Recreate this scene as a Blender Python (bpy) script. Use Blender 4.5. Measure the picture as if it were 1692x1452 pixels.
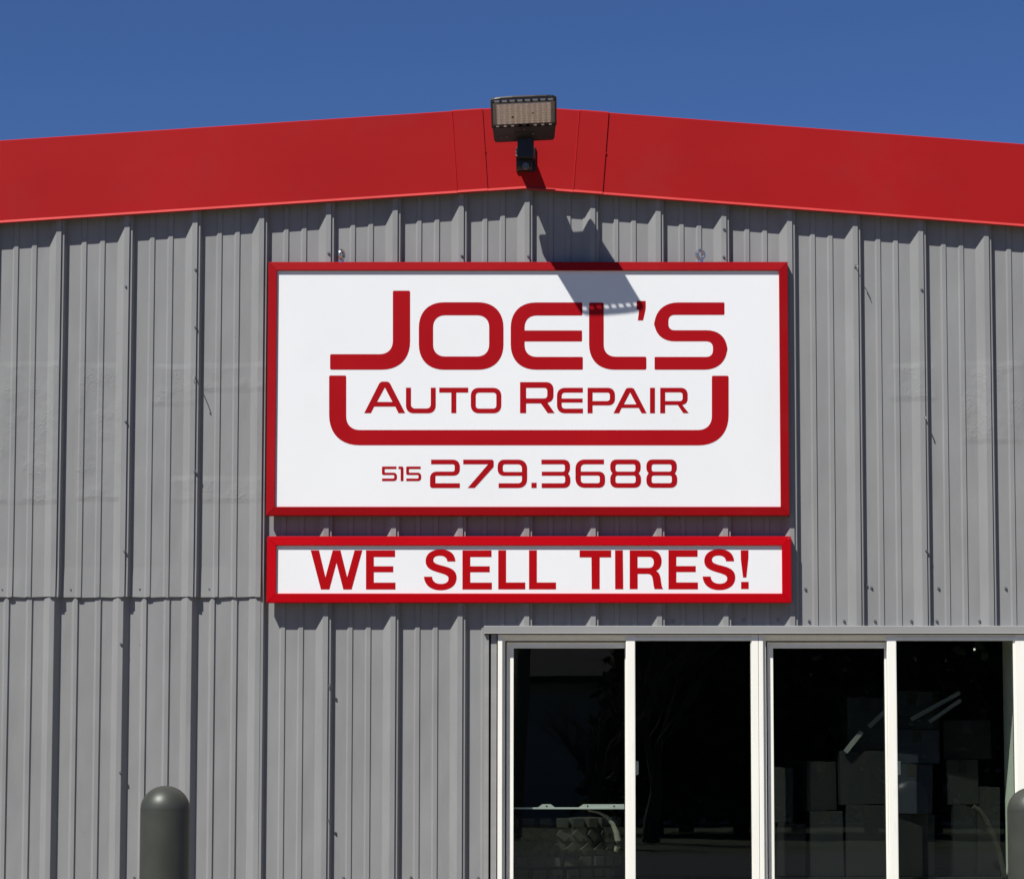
import bpy, bmesh, math, random
from mathutils import Vector, Matrix
random.seed(7)
for o in list(bpy.data.objects):
    bpy.data.objects.remove(o)
scene = bpy.context.scene
C = scene.collection

# ------------------------------------------------------------------ camera
W, H = 1692.0, 1452.0
FPX = 4300.0                 # focal length in photo pixels
PPU, PPV = 920.0, 892.0      # where the optical axis meets the picture
CAM = Vector((0.0, -11.95, 1.45))
PITCH = math.atan(368.0 / FPX)
cam = bpy.data.cameras.new('camera')
cam_ob = bpy.data.objects.new('camera', cam)
C.objects.link(cam_ob)
cam_ob.location = CAM
cam_ob.rotation_euler = (math.pi / 2 + PITCH, 0, 0)
cam.sensor_fit = 'HORIZONTAL'
cam.sensor_width = 36.0
cam.lens = FPX / W * 36.0
cam.shift_x = (W / 2 - PPU) / W
cam.shift_y = (PPV - H / 2) / W
cam.clip_start = 0.1
cam.clip_end = 2000
scene.camera = cam_ob

# ------------------------------------------------------------------ sky and sun
SUN = Vector((0.80, 1.0, -1.71)).normalized()      # the way the light travels
to_sun = -SUN
elev = math.asin(to_sun.z)
azim = math.atan2(to_sun.x, to_sun.y)              # clockwise from +Y
world = bpy.data.worlds.new('World')
scene.world = world
world.use_nodes = True
wn = world.node_tree
wn.nodes.clear()
sky = wn.nodes.new('ShaderNodeTexSky')
sky.sky_type = 'NISHITA'
sky.sun_disc = False
sky.sun_elevation = elev
sky.sun_rotation = azim
sky.altitude = 3500
sky.air_density = 1.0
sky.dust_density = 0.0
sky.ozone_density = 10.0
bg = wn.nodes.new('ShaderNodeBackground')
bg.inputs['Strength'].default_value = 0.07
wo = wn.nodes.new('ShaderNodeOutputWorld')
hsv = wn.nodes.new('ShaderNodeHueSaturation')
hsv.inputs['Saturation'].default_value = 1.04
hsv.inputs['Hue'].default_value = 0.506
wn.links.new(sky.outputs[0], hsv.inputs['Color'])
wn.links.new(hsv.outputs[0], bg.inputs[0])
wn.links.new(bg.outputs[0], wo.inputs[0])
sl = bpy.data.lights.new('sun', 'SUN')
sl.energy = 5.0
sl.angle = math.radians(0.5)
sl.color = (1.0, 0.97, 0.905)
so = bpy.data.objects.new('sun', sl)
C.objects.link(so)
so.rotation_euler = SUN.to_track_quat('-Z', 'Y').to_euler()
so.location = (-8, -10, 18)
scene.view_settings.view_transform = 'Standard'
scene.view_settings.look = 'None'
scene.view_settings.exposure = 0.28
scene.view_settings.gamma = 1.0
scene.view_settings.use_curve_mapping = False

# ------------------------------------------------------------------ helpers
FWD = Vector((0, math.cos(PITCH), math.sin(PITCH)))
UPV = Vector((0, -math.sin(PITCH), math.cos(PITCH)))
RGT = Vector((1, 0, 0))

def at(u, v, Y=0.0):
    """where the place seen at picture point (u, v) stands in the plane at depth Y"""
    d = FWD + RGT * ((u - PPU) / FPX) + UPV * ((PPV - v) / FPX)
    return CAM + d * ((Y - CAM.y) / d.y)

def X(u, v, Y=0.0): return at(u, v, Y).x
def Z(v, Y=0.0, u=PPU): return at(u, v, Y).z

def link(o, parent=None):
    C.objects.link(o)
    if parent is not None:
        o.parent = parent
        o.matrix_parent_inverse = parent.matrix_basis.inverted()
    return o

def tag(o, label=None, cat=None, group=None, kind=None):
    if label: o['label'] = label
    if cat: o['category'] = cat
    if group: o['group'] = group
    if kind: o['kind'] = kind
    return o

def empty(name, loc, label=None, cat=None, group=None, parent=None):
    o = bpy.data.objects.new(name, None)
    o.location = loc
    o.empty_display_size = 0.1
    link(o, parent)
    return tag(o, label, cat, group)

def mesh_obj(name, verts, faces, mat, parent=None, smooth=False):
    me = bpy.data.meshes.new(name)
    me.from_pydata([tuple(v) for v in verts], [], faces)
    me.update()
    return mesh_from(name, me, mat, parent, smooth)

def mesh_from(name, me, mat, parent=None, smooth=False):
    if mat is not None:
        me.materials.append(mat)
    if smooth:
        for p in me.polygons: p.use_smooth = True
    o = bpy.data.objects.new(name, me)
    return link(o, parent)

class MB:
    """collects shapes that make one mesh"""
    def __init__(self):
        self.bm = bmesh.new()
    def box(self, x0, x1, y0, y1, z0, z1, bev=0.0, M=None):
        b = bmesh.new()
        bmesh.ops.create_cube(b, size=1.0)
        for v in b.verts:
            v.co = Vector(((x0 + x1) / 2 + v.co.x * (x1 - x0), (y0 + y1) / 2 + v.co.y * (y1 - y0),
                           (z0 + z1) / 2 + v.co.z * (z1 - z0)))
        if bev > 0:
            bmesh.ops.bevel(b, geom=list(b.edges), offset=bev, segments=2, profile=0.6, affect='EDGES')
        self._add(b, M)
        return self
    def cyl(self, p0, p1, r0, r1=None, n=16, M=None, cap=True):
        p0 = Vector(p0); p1 = Vector(p1)
        if r1 is None: r1 = r0
        b = bmesh.new()
        d = (p1 - p0)
        bmesh.ops.create_cone(b, cap_ends=cap, segments=n, radius1=r0, radius2=r1, depth=d.length)
        q = d.to_track_quat('Z', 'Y').to_matrix().to_4x4()
        bmesh.ops.transform(b, matrix=Matrix.Translation((p0 + p1) / 2) @ q, verts=b.verts)
        self._add(b, M)
        return self
    def lathe(self, prof, n=32, M=None, axis='Z', close=False):
        vs = []; fs = []
        m = len(prof)
        for i in range(n):
            a = 2 * math.pi * i / n
            for (r, z) in prof:
                vs.append((r * math.cos(a), r * math.sin(a), z))
        for i in range(n):
            j = (i + 1) % n
            for k in range(m if close else m - 1):
                k2 = (k + 1) % m
                fs.append((i * m + k, j * m + k, j * m + k2, i * m + k2))
        self.raw(vs, fs, M)
        return self
    def tube(self, pts, r, n=8, M=None):
        pts = [Vector(p) for p in pts]
        vs = []; fs = []
        for i, p in enumerate(pts):
            t = (pts[min(i + 1, len(pts) - 1)] - pts[max(i - 1, 0)]).normalized()
            q = t.to_track_quat('Z', 'Y').to_matrix()
            rr = r[i] if isinstance(r, (list, tuple)) else r
            for k in range(n):
                a = 2 * math.pi * k / n
                vs.append(p + q @ Vector((rr * math.cos(a), rr * math.sin(a), 0)))
        for i in range(len(pts) - 1):
            for k in range(n):
                k2 = (k + 1) % n
                fs.append((i * n + k, i * n + k2, (i + 1) * n + k2, (i + 1) * n + k))
        fs.append(tuple(range(n - 1, -1, -1)))
        fs.append(tuple((len(pts) - 1) * n + k for k in range(n)))
        self.raw(vs, fs, M)
        return self
    def raw(self, vs, fs, M=None):
        b = bmesh.new()
        vv = [b.verts.new(v) for v in vs]
        for f in fs:
            try: b.faces.new([vv[i] for i in f])
            except ValueError: pass
        self._add(b, M)
        return self
    def _add(self, b, M):
        if M is not None:
            bmesh.ops.transform(b, matrix=M, verts=b.verts)
        me = bpy.data.meshes.new('tmp')
        b.to_mesh(me); b.free()
        self.bm.from_mesh(me)
        bpy.data.meshes.remove(me)
    def build(self, name, mat, parent=None, smooth=False, local=None):
        bmesh.ops.recalc_face_normals(self.bm, faces=self.bm.faces)
        me = bpy.data.meshes.new(name)
        self.bm.to_mesh(me); self.bm.free()
        o = mesh_from(name, me, mat, parent, smooth)
        if smooth:
            try:
                me.set_sharp_from_angle(angle=math.radians(35))
            except Exception: pass
        return o

def box(name, x0, x1, y0, y1, z0, z1, mat, parent=None, bev=0.0):
    return MB().box(x0, x1, y0, y1, z0, z1, bev).build(name, mat, parent)

# ------------------------------------------------------------------ materials
def nt(name):
    m = bpy.data.materials.new(name)
    m.use_nodes = True
    t = m.node_tree
    return m, t, t.nodes['Principled BSDF']

def N(t, kind, **kw):
    n = t.nodes.new(kind)
    for k, v in kw.items():
        if k.startswith('i_'):
            n.inputs[k[2:].replace('_', ' ')].default_value = v
        else:
            setattr(n, k, v)
    return n

def wpos(t, scale=None):
    g = N(t, 'ShaderNodeNewGeometry')
    if scale is None:
        return g.outputs['Position']
    vm = N(t, 'ShaderNodeVectorMath', operation='MULTIPLY')
    t.links.new(g.outputs['Position'], vm.inputs[0])
    vm.inputs[1].default_value = scale
    return vm.outputs[0]

def math_n(t, op, a, b=None, clamp=False):
    n = N(t, 'ShaderNodeMath', operation=op)
    n.use_clamp = clamp
    for i, x in enumerate((a, b)):
        if x is None: continue
        if isinstance(x, (int, float)): n.inputs[i].default_value = x
        else: t.links.new(x, n.inputs[i])
    return n.outputs[0]

def paint(name, col, rough=0.4, var=0.06, nscale=3.0, bump=0.05, bscale=300.0, spec=0.4, dirt=None, stretch=(1, 1, 1), metallic=0.0, wave=0.0):
    m, t, b = nt(name)
    p = wpos(t, stretch)
    n1 = N(t, 'ShaderNodeTexNoise'); n1.inputs['Scale'].default_value = nscale
    n1.inputs['Detail'].default_value = 6
    t.links.new(p, n1.inputs['Vector'])
    mr = N(t, 'ShaderNodeMapRange')
    mr.inputs['From Min'].default_value = 0.3; mr.inputs['From Max'].default_value = 0.7
    mr.inputs['To Min'].default_value = 1 - var; mr.inputs['To Max'].default_value = 1 + var
    t.links.new(n1.outputs['Fac'], mr.inputs['Value'])
    mul = N(t, 'ShaderNodeVectorMath', operation='SCALE')
    mul.inputs[0].default_value = col
    t.links.new(mr.outputs[0], mul.inputs['Scale'])
    colout = mul.outputs[0]
    if dirt:
        dc, dscale, lo, hi, amt = dirt
        n2 = N(t, 'ShaderNodeTexNoise'); n2.inputs['Scale'].default_value = dscale
        n2.inputs['Detail'].default_value = 8
        n2.inputs['Roughness'].default_value = 0.65
        t.links.new(p, n2.inputs['Vector'])
        m2 = N(t, 'ShaderNodeMapRange')
        m2.inputs['From Min'].default_value = lo; m2.inputs['From Max'].default_value = hi
        m2.inputs['To Max'].default_value = amt
        t.links.new(n2.outputs['Fac'], m2.inputs['Value'])
        mx = N(t, 'ShaderNodeMix', data_type='RGBA')
        t.links.new(m2.outputs[0], mx.inputs[0])
        t.links.new(colout, mx.inputs[6])
        mx.inputs[7].default_value = (*dc, 1)
        colout = mx.outputs[2]
    t.links.new(colout, b.inputs['Base Color'])
    rr = N(t, 'ShaderNodeMapRange')
    rr.inputs['To Min'].default_value = rough - 0.07; rr.inputs['To Max'].default_value = rough + 0.09
    t.links.new(n1.outputs['Fac'], rr.inputs['Value'])
    t.links.new(rr.outputs[0], b.inputs['Roughness'])
    b.inputs['Specular IOR Level'].default_value = spec
    b.inputs['Metallic'].default_value = metallic
    if bump > 0:
        n3 = N(t, 'ShaderNodeTexNoise'); n3.inputs['Scale'].default_value = bscale
        n3.inputs['Detail'].default_value = 3
        t.links.new(wpos(t), n3.inputs['Vector'])
        bp = N(t, 'ShaderNodeBump'); bp.inputs['Strength'].default_value = bump
        bp.inputs['Distance'].default_value = 0.001
        t.links.new(n3.outputs['Fac'], bp.inputs['Height'])
        last = bp
        if wave > 0:
            n4 = N(t, 'ShaderNodeTexNoise'); n4.inputs['Scale'].default_value = 2.2
            n4.inputs['Detail'].default_value = 1
            t.links.new(wpos(t), n4.inputs['Vector'])
            b4 = N(t, 'ShaderNodeBump'); b4.inputs['Strength'].default_value = 1.0
            b4.inputs['Distance'].default_value = wave
            t.links.new(n4.outputs['Fac'], b4.inputs['Height'])
            t.links.new(bp.outputs[0], b4.inputs['Normal'])
            last = b4
        t.links.new(last.outputs[0], b.inputs['Normal'])
    return m

def rect_mask(t, pos, x0, x1, z0, z1, soft=0.012):
    s = N(t, 'ShaderNodeSeparateXYZ')
    t.links.new(pos, s.inputs[0])
    def ramp(val, a, b):
        mr = N(t, 'ShaderNodeMapRange')
        mr.inputs['From Min'].default_value = a; mr.inputs['From Max'].default_value = b
        t.links.new(val, mr.inputs['Value'])
        return mr.outputs[0]
    a = ramp(s.outputs['X'], x0 - soft, x0 + soft)
    b = ramp(s.outputs['X'], x1 + soft, x1 - soft)
    c = ramp(s.outputs['Z'], z0 - soft, z0 + soft)
    d = ramp(s.outputs['Z'], z1 + soft, z1 - soft)
    return math_n(t, 'MULTIPLY', math_n(t, 'MULTIPLY', a, b), math_n(t, 'MULTIPLY', c, d))

def wall_paint():
    """grey coating on the steel siding: slight oil-canning, streaks, and the rough ghosts of removed vinyl"""
    m, t, b = nt('grey_siding_paint')
    pos = wpos(t)
    n1 = N(t, 'ShaderNodeTexNoise'); n1.inputs['Scale'].default_value = 2.0; n1.inputs['Detail'].default_value = 5
    t.links.new(wpos(t, (2.2, 2.2, 0.5)), n1.inputs['Vector'])
    n2 = N(t, 'ShaderNodeTexNoise'); n2.inputs['Scale'].default_value = 9.0; n2.inputs['Detail'].default_value = 8
    n2.inputs['Roughness'].default_value = 0.7
    t.links.new(wpos(t, (1.0, 1.0, 0.35)), n2.inputs['Vector'])
    s = math_n(t, 'ADD', math_n(t, 'MULTIPLY', n1.outputs['Fac'], 0.5), math_n(t, 'MULTIPLY', n2.outputs['Fac'], 0.5))
    ramp = N(t, 'ShaderNodeValToRGB')
    e = ramp.color_ramp.elements
    e[0].position = 0.3; e[0].color = (0.222, 0.224, 0.225, 1)
    e[1].position = 0.7; e[1].color = (0.278, 0.281, 0.283, 1)
    t.links.new(s, ramp.inputs[0])
    # specks of worn paint
    n5 = N(t, 'ShaderNodeTexNoise'); n5.inputs['Scale'].default_value = 42.0; n5.inputs['Detail'].default_value = 2
    t.links.new(pos, n5.inputs['Vector'])
    sp = N(t, 'ShaderNodeMapRange'); sp.inputs['From Min'].default_value = 0.765; sp.inputs['From Max'].default_value = 0.80
    sp.inputs['To Max'].default_value = 0.55
    t.links.new(n5.outputs['Fac'], sp.inputs['Value'])
    mx = N(t, 'ShaderNodeMix', data_type='RGBA')
    t.links.new(sp.outputs[0], mx.inputs[0]); t.links.new(ramp.outputs[0], mx.inputs[6])
    mx.inputs[7].default_value = (0.12, 0.115, 0.11, 1)
    t.links.new(mx.outputs[2], b.inputs['Base Color'])
    b.inputs['Roughness'].default_value = 0.5
    b.inputs['Specular IOR Level'].default_value = 0.12
    # ghosts: rectangles of rough, painted-over adhesive
    areas = [(0, 100, 602, 830), (128, 200, 603, 825), (250, 330, 606, 668), (330, 440, 604, 645), (285, 440, 790, 828),
             (1470, 1545, 604, 660), (1590, 1692, 600, 730)]
    tot = None
    for (u0, u1, v0, v1) in areas:
        k = rect_mask(t, pos, X(u0, (v0 + v1) / 2), X(u1, (v0 + v1) / 2), Z(v1), Z(v0))
        tot = k if tot is None else math_n(t, 'MAXIMUM', tot, k)
    n3 = N(t, 'ShaderNodeTexNoise'); n3.inputs['Scale'].default_value = 55.0; n3.inputs['Detail'].default_value = 5
    n3.inputs['Distortion'].default_value = 1.2
    t.links.new(pos, n3.inputs['Vector'])
    n4 = N(t, 'ShaderNodeTexNoise'); n4.inputs['Scale'].default_value = 7.0
    t.links.new(pos, n4.inputs['Vector'])
    pm = N(t, 'ShaderNodeMapRange'); pm.inputs['From Min'].default_value = 0.44; pm.inputs['From Max'].default_value = 0.62
    t.links.new(n4.outputs['Fac'], pm.inputs['Value'])
    patch = math_n(t, 'MULTIPLY', tot, math_n(t, 'ADD', math_n(t, 'MULTIPLY', n3.outputs['Fac'], pm.outputs[0]), 0.35))
    bp = N(t, 'ShaderNodeBump'); bp.inputs['Strength'].default_value = 0.85; bp.inputs['Distance'].default_value = 0.0035
    t.links.new(patch, bp.inputs['Height'])
    n6 = N(t, 'ShaderNodeTexNoise'); n6.inputs['Scale'].default_value = 3.4; n6.inputs['Detail'].default_value = 1
    t.links.new(wpos(t, (2.0, 0.2, 0.7)), n6.inputs['Vector'])
    b2 = N(t, 'ShaderNodeBump'); b2.inputs['Strength'].default_value = 1.0; b2.inputs['Distance'].default_value = 0.010
    t.links.new(n6.outputs['Fac'], b2.inputs['Height']); t.links.new(bp.outputs[0], b2.inputs['Normal'])
    n7 = N(t, 'ShaderNodeTexNoise'); n7.inputs['Scale'].default_value = 260.0
    t.links.new(pos, n7.inputs['Vector'])
    b3 = N(t, 'ShaderNodeBump'); b3.inputs['Strength'].default_value = 0.08; b3.inputs['Distance'].default_value = 0.001
    t.links.new(n7.outputs['Fac'], b3.inputs['Height']); t.links.new(b2.outputs[0], b3.inputs['Normal'])
    t.links.new(b3.outputs[0], b.inputs['Normal'])
    return m

def glass_mat():
    m, t, b = nt('window_glass')
    t.nodes.remove(b)
    out = t.nodes['Material Output']
    tr = N(t, 'ShaderNodeBsdfTransparent'); tr.inputs[0].default_value = (0.86, 0.90, 0.87, 1)
    gl = N(t, 'ShaderNodeBsdfGlossy'); gl.inputs['Roughness'].default_value = 0.0
    gl.inputs[0].default_value = (0.9, 0.93, 0.95, 1)
    g = N(t, 'ShaderNodeNewGeometry')
    dt = N(t, 'ShaderNodeVectorMath', operation='DOT_PRODUCT')
    t.links.new(g.outputs['Incoming'], dt.inputs[0]); t.links.new(g.outputs['Normal'], dt.inputs[1])
    c = math_n(t, 'SUBTRACT', 1.0, math_n(t, 'ABSOLUTE', dt.outputs['Value']))
    fres = math_n(t, 'ADD', math_n(t, 'MULTIPLY', math_n(t, 'POWER', c, 5.0), 0.957), 0.043)
    nz = N(t, 'ShaderNodeTexNoise'); nz.inputs['Scale'].default_value = 1.6
    t.links.new(wpos(t), nz.inputs['Vector'])
    bp = N(t, 'ShaderNodeBump'); bp.inputs['Strength'].default_value = 0.4; bp.inputs['Distance'].default_value = 0.0006
    t.links.new(nz.outputs['Fac'], bp.inputs['Height'])
    t.links.new(bp.outputs[0], gl.inputs['Normal'])
    mx = N(t, 'ShaderNodeMixShader')
    t.links.new(fres, mx.inputs[0]); t.links.new(tr.outputs[0], mx.inputs[1]); t.links.new(gl.outputs[0], mx.inputs[2])
    t.links.new(mx.outputs[0], out.inputs[0])
    return m

def plain(name, col, rough=0.5, metallic=0.0, spec=0.5):
    m, t, b = nt(name)
    n1 = N(t, 'ShaderNodeTexNoise'); n1.inputs['Scale'].default_value = 40.0
    t.links.new(wpos(t), n1.inputs['Vector'])
    mr = N(t, 'ShaderNodeMapRange'); mr.inputs['To Min'].default_value = 0.9; mr.inputs['To Max'].default_value = 1.1
    t.links.new(n1.outputs['Fac'], mr.inputs['Value'])
    mul = N(t, 'ShaderNodeVectorMath', operation='SCALE'); mul.inputs[0].default_value = col
    t.links.new(mr.outputs[0], mul.inputs['Scale'])
    t.links.new(mul.outputs[0], b.inputs['Base Color'])
    b.inputs['Roughness'].default_value = rough; b.inputs['Metallic'].default_value = metallic
    b.inputs['Specular IOR Level'].default_value = spec
    return m

M = {}
M['siding'] = wall_paint()
M['trim'] = paint('grey_trim_paint', (0.285, 0.285, 0.28), 0.45, 0.07, 4.0, 0.06, stretch=(0.6, 1, 4))
M['fascia'] = paint('red_fascia_paint', (0.35, 0.009, 0.010), 0.5, 0.08, 0.9, 0.03, spec=0.12, wave=0.004,
                    dirt=((0.28, 0.03, 0.03), 3.0, 0.52, 0.8, 0.35))
M['fascia_edge'] = paint('sunlit_red_edge', (0.44, 0.040, 0.038), 0.45, 0.08, 6.0, 0.03, spec=0.3)  # same red as the trim, paled to paint in the sun on the lip
M['sign_red'] = paint('red_sign_frame_paint', (0.31, 0.003, 0.006), 0.45, 0.06, 2.5, 0.03, spec=0.12,
                      dirt=((0.28, 0.015, 0.015), 5.0, 0.55, 0.85, 0.4))
M['sign_red2'] = paint('bright_red_sign_frame_paint', (0.45, 0.0, 0.005), 0.45, 0.05, 2.5, 0.03, spec=0.1)
M['sign_white'] = paint('white_sign_face', (0.80, 0.81, 0.82), 0.42, 0.02, 1.5, 0.02,
                        dirt=((0.66, 0.66, 0.65), 2.2, 0.55, 0.9, 0.25))
M['vinyl'] = paint('red_vinyl_lettering', (0.35, 0.003, 0.007), 0.5, 0.04, 3.0, 0.0, spec=0.1)
M['vinyl2'] = paint('red_vinyl_big_lettering', (0.40, 0.001, 0.004), 0.5, 0.04, 3.0, 0.0, spec=0.1)
M['frame'] = paint('white_window_vinyl', (0.88, 0.87, 0.795), 0.35, 0.03, 6.0, 0.02, spec=0.5,
                   dirt=((0.5, 0.48, 0.42), 14.0, 0.6, 0.85, 0.4), stretch=(3, 1, 0.4))
M['gasket'] = plain('black_gasket_rubber', (0.012, 0.012, 0.012), 0.7)
M['glass'] = glass_mat()
M['lamp_black'] = paint('dark_bronze_lamp_coating', (0.010, 0.008, 0.0075), 0.42, 0.15, 20, 0.08, spec=0.5)
M['lens'] = paint('lamp_lens', (0.58, 0.50, 0.47), 0.3, 0.08, 60, 0.1)
M['lens_dot'] = plain('lamp_lens_element', (0.84, 0.77, 0.74), 0.25)
M['reflector'] = plain('lamp_reflector', (0.17, 0.165, 0.16), 0.35)
M['vent_glint'] = plain('lamp_vent_sunlight', (0.55, 0.53, 0.50), 0.4)
M['zinc_dark'] = plain('dull_dark_zinc', (0.16, 0.16, 0.16), 0.5, 0.7)
M['steel'] = plain('bright_steel', (0.62, 0.62, 0.6), 0.28, 1.0)
M['zinc'] = plain('dull_zinc', (0.42, 0.42, 0.42), 0.45, 0.9)
M['screw'] = plain('grey_screw_head', (0.22, 0.22, 0.22), 0.35, 0.6)
M['bollard'] = paint('dark_grey_bollard_sleeve', (0.043, 0.046, 0.037), 0.42, 0.12, 9.0, 0.05, spec=0.5,
                     dirt=((0.065, 0.065, 0.055), 11.0, 0.55, 0.8, 0.5))
M['concrete'] = paint('warm_bounce_concrete', (0.19, 0.155, 0.095), 0.85, 0.15, 1.2, 0.5, 60.0)  # tinted warm so the ground bounces light into the wall's shadows
M['asphalt'] = paint('worn_asphalt', (0.055, 0.055, 0.056), 0.9, 0.2, 0.8, 0.6, 90.0)
M['grass'] = paint('dry_lawn', (0.045, 0.05, 0.025), 0.9, 0.3, 0.6, 0.8, 60.0)
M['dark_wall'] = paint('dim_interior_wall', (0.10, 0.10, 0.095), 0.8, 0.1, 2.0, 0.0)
M['jamb'] = paint('pale_interior_jamb', (0.70, 0.72, 0.64), 0.7, 0.05, 4.0, 0.0)
M['rubber'] = paint('black_tire_rubber', (0.028, 0.026, 0.020), 0.8, 0.25, 30, 0.2)
M['pale_rubber'] = paint('pale_dusty_plastic', (0.22, 0.21, 0.17), 0.6, 0.15, 20, 0.1)
M['alu'] = paint('brushed_aluminium_rail', (0.62, 0.63, 0.62), 0.4, 0.1, 20, 0.05, metallic=0.2, stretch=(0.3, 1, 8))
M['sunpatch'] = paint('painted_sun_patch', (0.13, 0.13, 0.125), 0.7, 0.12, 12, 0.1)  # pale tone paints the sunlight falling on the cartons
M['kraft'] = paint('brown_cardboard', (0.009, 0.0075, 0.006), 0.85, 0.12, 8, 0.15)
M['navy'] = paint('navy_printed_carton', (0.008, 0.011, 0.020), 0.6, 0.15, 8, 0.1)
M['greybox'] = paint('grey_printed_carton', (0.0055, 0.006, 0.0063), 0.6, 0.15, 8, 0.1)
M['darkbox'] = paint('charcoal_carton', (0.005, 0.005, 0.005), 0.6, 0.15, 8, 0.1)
M['bark'] = paint('grey_bark', (0.085, 0.068, 0.052), 0.9, 0.3, 9, 0.8, 40)
M['pole'] = paint('weathered_pole_wood', (0.19, 0.145, 0.10), 0.9, 0.2, 6, 0.5, 40, stretch=(3, 3, 0.3))
M['house'] = paint('pale_siding', (0.55, 0.52, 0.46), 0.7, 0.06, 2, 0.1)
M['shingle'] = paint('dark_shingles', (0.06, 0.055, 0.05), 0.9, 0.25, 9, 0.5, 30)
M['evergreen'] = paint('evergreen_leaf', (0.03, 0.045, 0.02), 0.9, 0.35, 4, 0.0, spec=0.05)
M['black'] = plain('black_plastic', (0.010, 0.010, 0.010), 0.45)

# ------------------------------------------------------------------ ground
gr = mesh_obj('ground', [(-400, -600, -0.02), (400, -600, -0.02), (400, 400, -0.02), (-400, 400, -0.02)], [(0, 1, 2, 3)], M['grass'])
tag(gr, 'dry winter grass reaching out around the lots', 'ground', kind='structure')
lot = mesh_obj('parking_lot', [(-18, -22, -0.014), (18, -22, -0.014), (18, -16, -0.014), (-18, -16, -0.014)], [(0, 1, 2, 3)], M['asphalt'])
tag(lot, 'worn asphalt parking lot in front of the building', 'parking lot', kind='structure')
apr = box('bounce_apron', -18, 18, -16, -0.02, -0.1, 0.0, M['concrete'])  # out of view; widened to throw warm fill light onto the wall
tag(apr, 'unseen concrete apron before the wall, tinted warm as bounce fill', 'apron', kind='structure')
road = mesh_obj('road', [(-200, -30, -0.008), (200, -30, -0.008), (200, -22, -0.008), (-200, -22, -0.008)], [(0, 1, 2, 3)], M['asphalt'])
tag(road, 'asphalt street running past the lot', 'road', kind='structure')

# ------------------------------------------------------------------ the building
bld = empty('auto_repair_building', (X(868, 700), 0, 0),
            'grey ribbed steel building with red gable trim and white sliding windows', 'building')

# left feet of the tall ribs as seen at picture row 430
FEET = [-30.8, 81.6, 194.0, 306.4, 416.3, 526.5, 636.6, 745.8, 854.4, 962.8, 1070.7, 1178.9, 1287.5, 1395.6, 1503.5, 1611.6, 1719.5]
FX = [X(u, 430) for u in FEET]
step0 = FX[1] - FX[0]
stepn = FX[-1] - FX[-2]
FX = [FX[0] - step0 * k for k in range(4, 0, -1)] + FX + [FX[-1] + stepn * k for k in range(1, 6)]
I0 = 4                       # index of FEET[0]
RIB_H = 0.035
# profile right of a rib's foot line, in fractions of a 304.8 mm module; depth in metres (positive = proud)
UPPER = [(0.0, 0.0), (31, RIB_H - 0.006), (33.5, RIB_H - 0.0045), (36, RIB_H), (58, RIB_H), (58.8, RIB_H - 0.007)]
PAN_U = [(57, RIB_H - 0.0080), (70.5, RIB_H - 0.0085), (71.5, RIB_H - 0.010), (80, 0.0), (141, 0.0), (148.5, 0.0062), (166, 0.0062), (171, 0.0),
         (223, 0.0), (230.5, 0.0062), (248, 0.0062), (253, 0.0), (304.8, 0.0)]
PAN_L = [(53, RIB_H - 0.001), (55, RIB_H - 0.003), (74, 0.0), (125, 0.0), (136, 0.0085), (151, 0.0085), (156.5, 0.0), (226, 0.0), (236, 0.0085),
         (253, 0.0085), (258.5, 0.0), (304.8, 0.0)]
RIB_L = [(0.0, 0.0), (29, RIB_H - 0.001), (31, RIB_H), (52, RIB_H), (54, RIB_H - 0.0015), (54.5, RIB_H - 0.004)]

def panel_profile(i, kind):
    """panel i runs from the right side of rib i over the pan to the crest of rib i+1"""
    xa, xb = FX[i], FX[i + 1]
    wa = (xb - xa) / 304.8
    wb = ((FX[i + 2] - xb) if i + 2 < len(FX) else (xb - xa)) / 304.8
    pan, rib = (PAN_U, UPPER) if kind == 'U' else (PAN_L, RIB_L)
    pts = [(xa + x * wa, d) for x, d in pan[:-1]] + [(xb + x * wb, d) for x, d in rib]
    return pts

def clip_profile(pts, x0, x1):
    out = []
    for (a, b) in zip(pts[:-1], pts[1:]):
        (xa, da), (xb, db) = a, b
        if xb < x0 or xa > x1: continue
        def ip(x): return (x, da + (db - da) * (x - xa) / (xb - xa)) if abs(xb - xa) > 1e-6 else a
        p = a if xa >= x0 else ip(x0)
        q = b if xb <= x1 else ip(x1)
        if not out or out[-1] != p: out.append(p)
        out.append(q)
    return out

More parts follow.
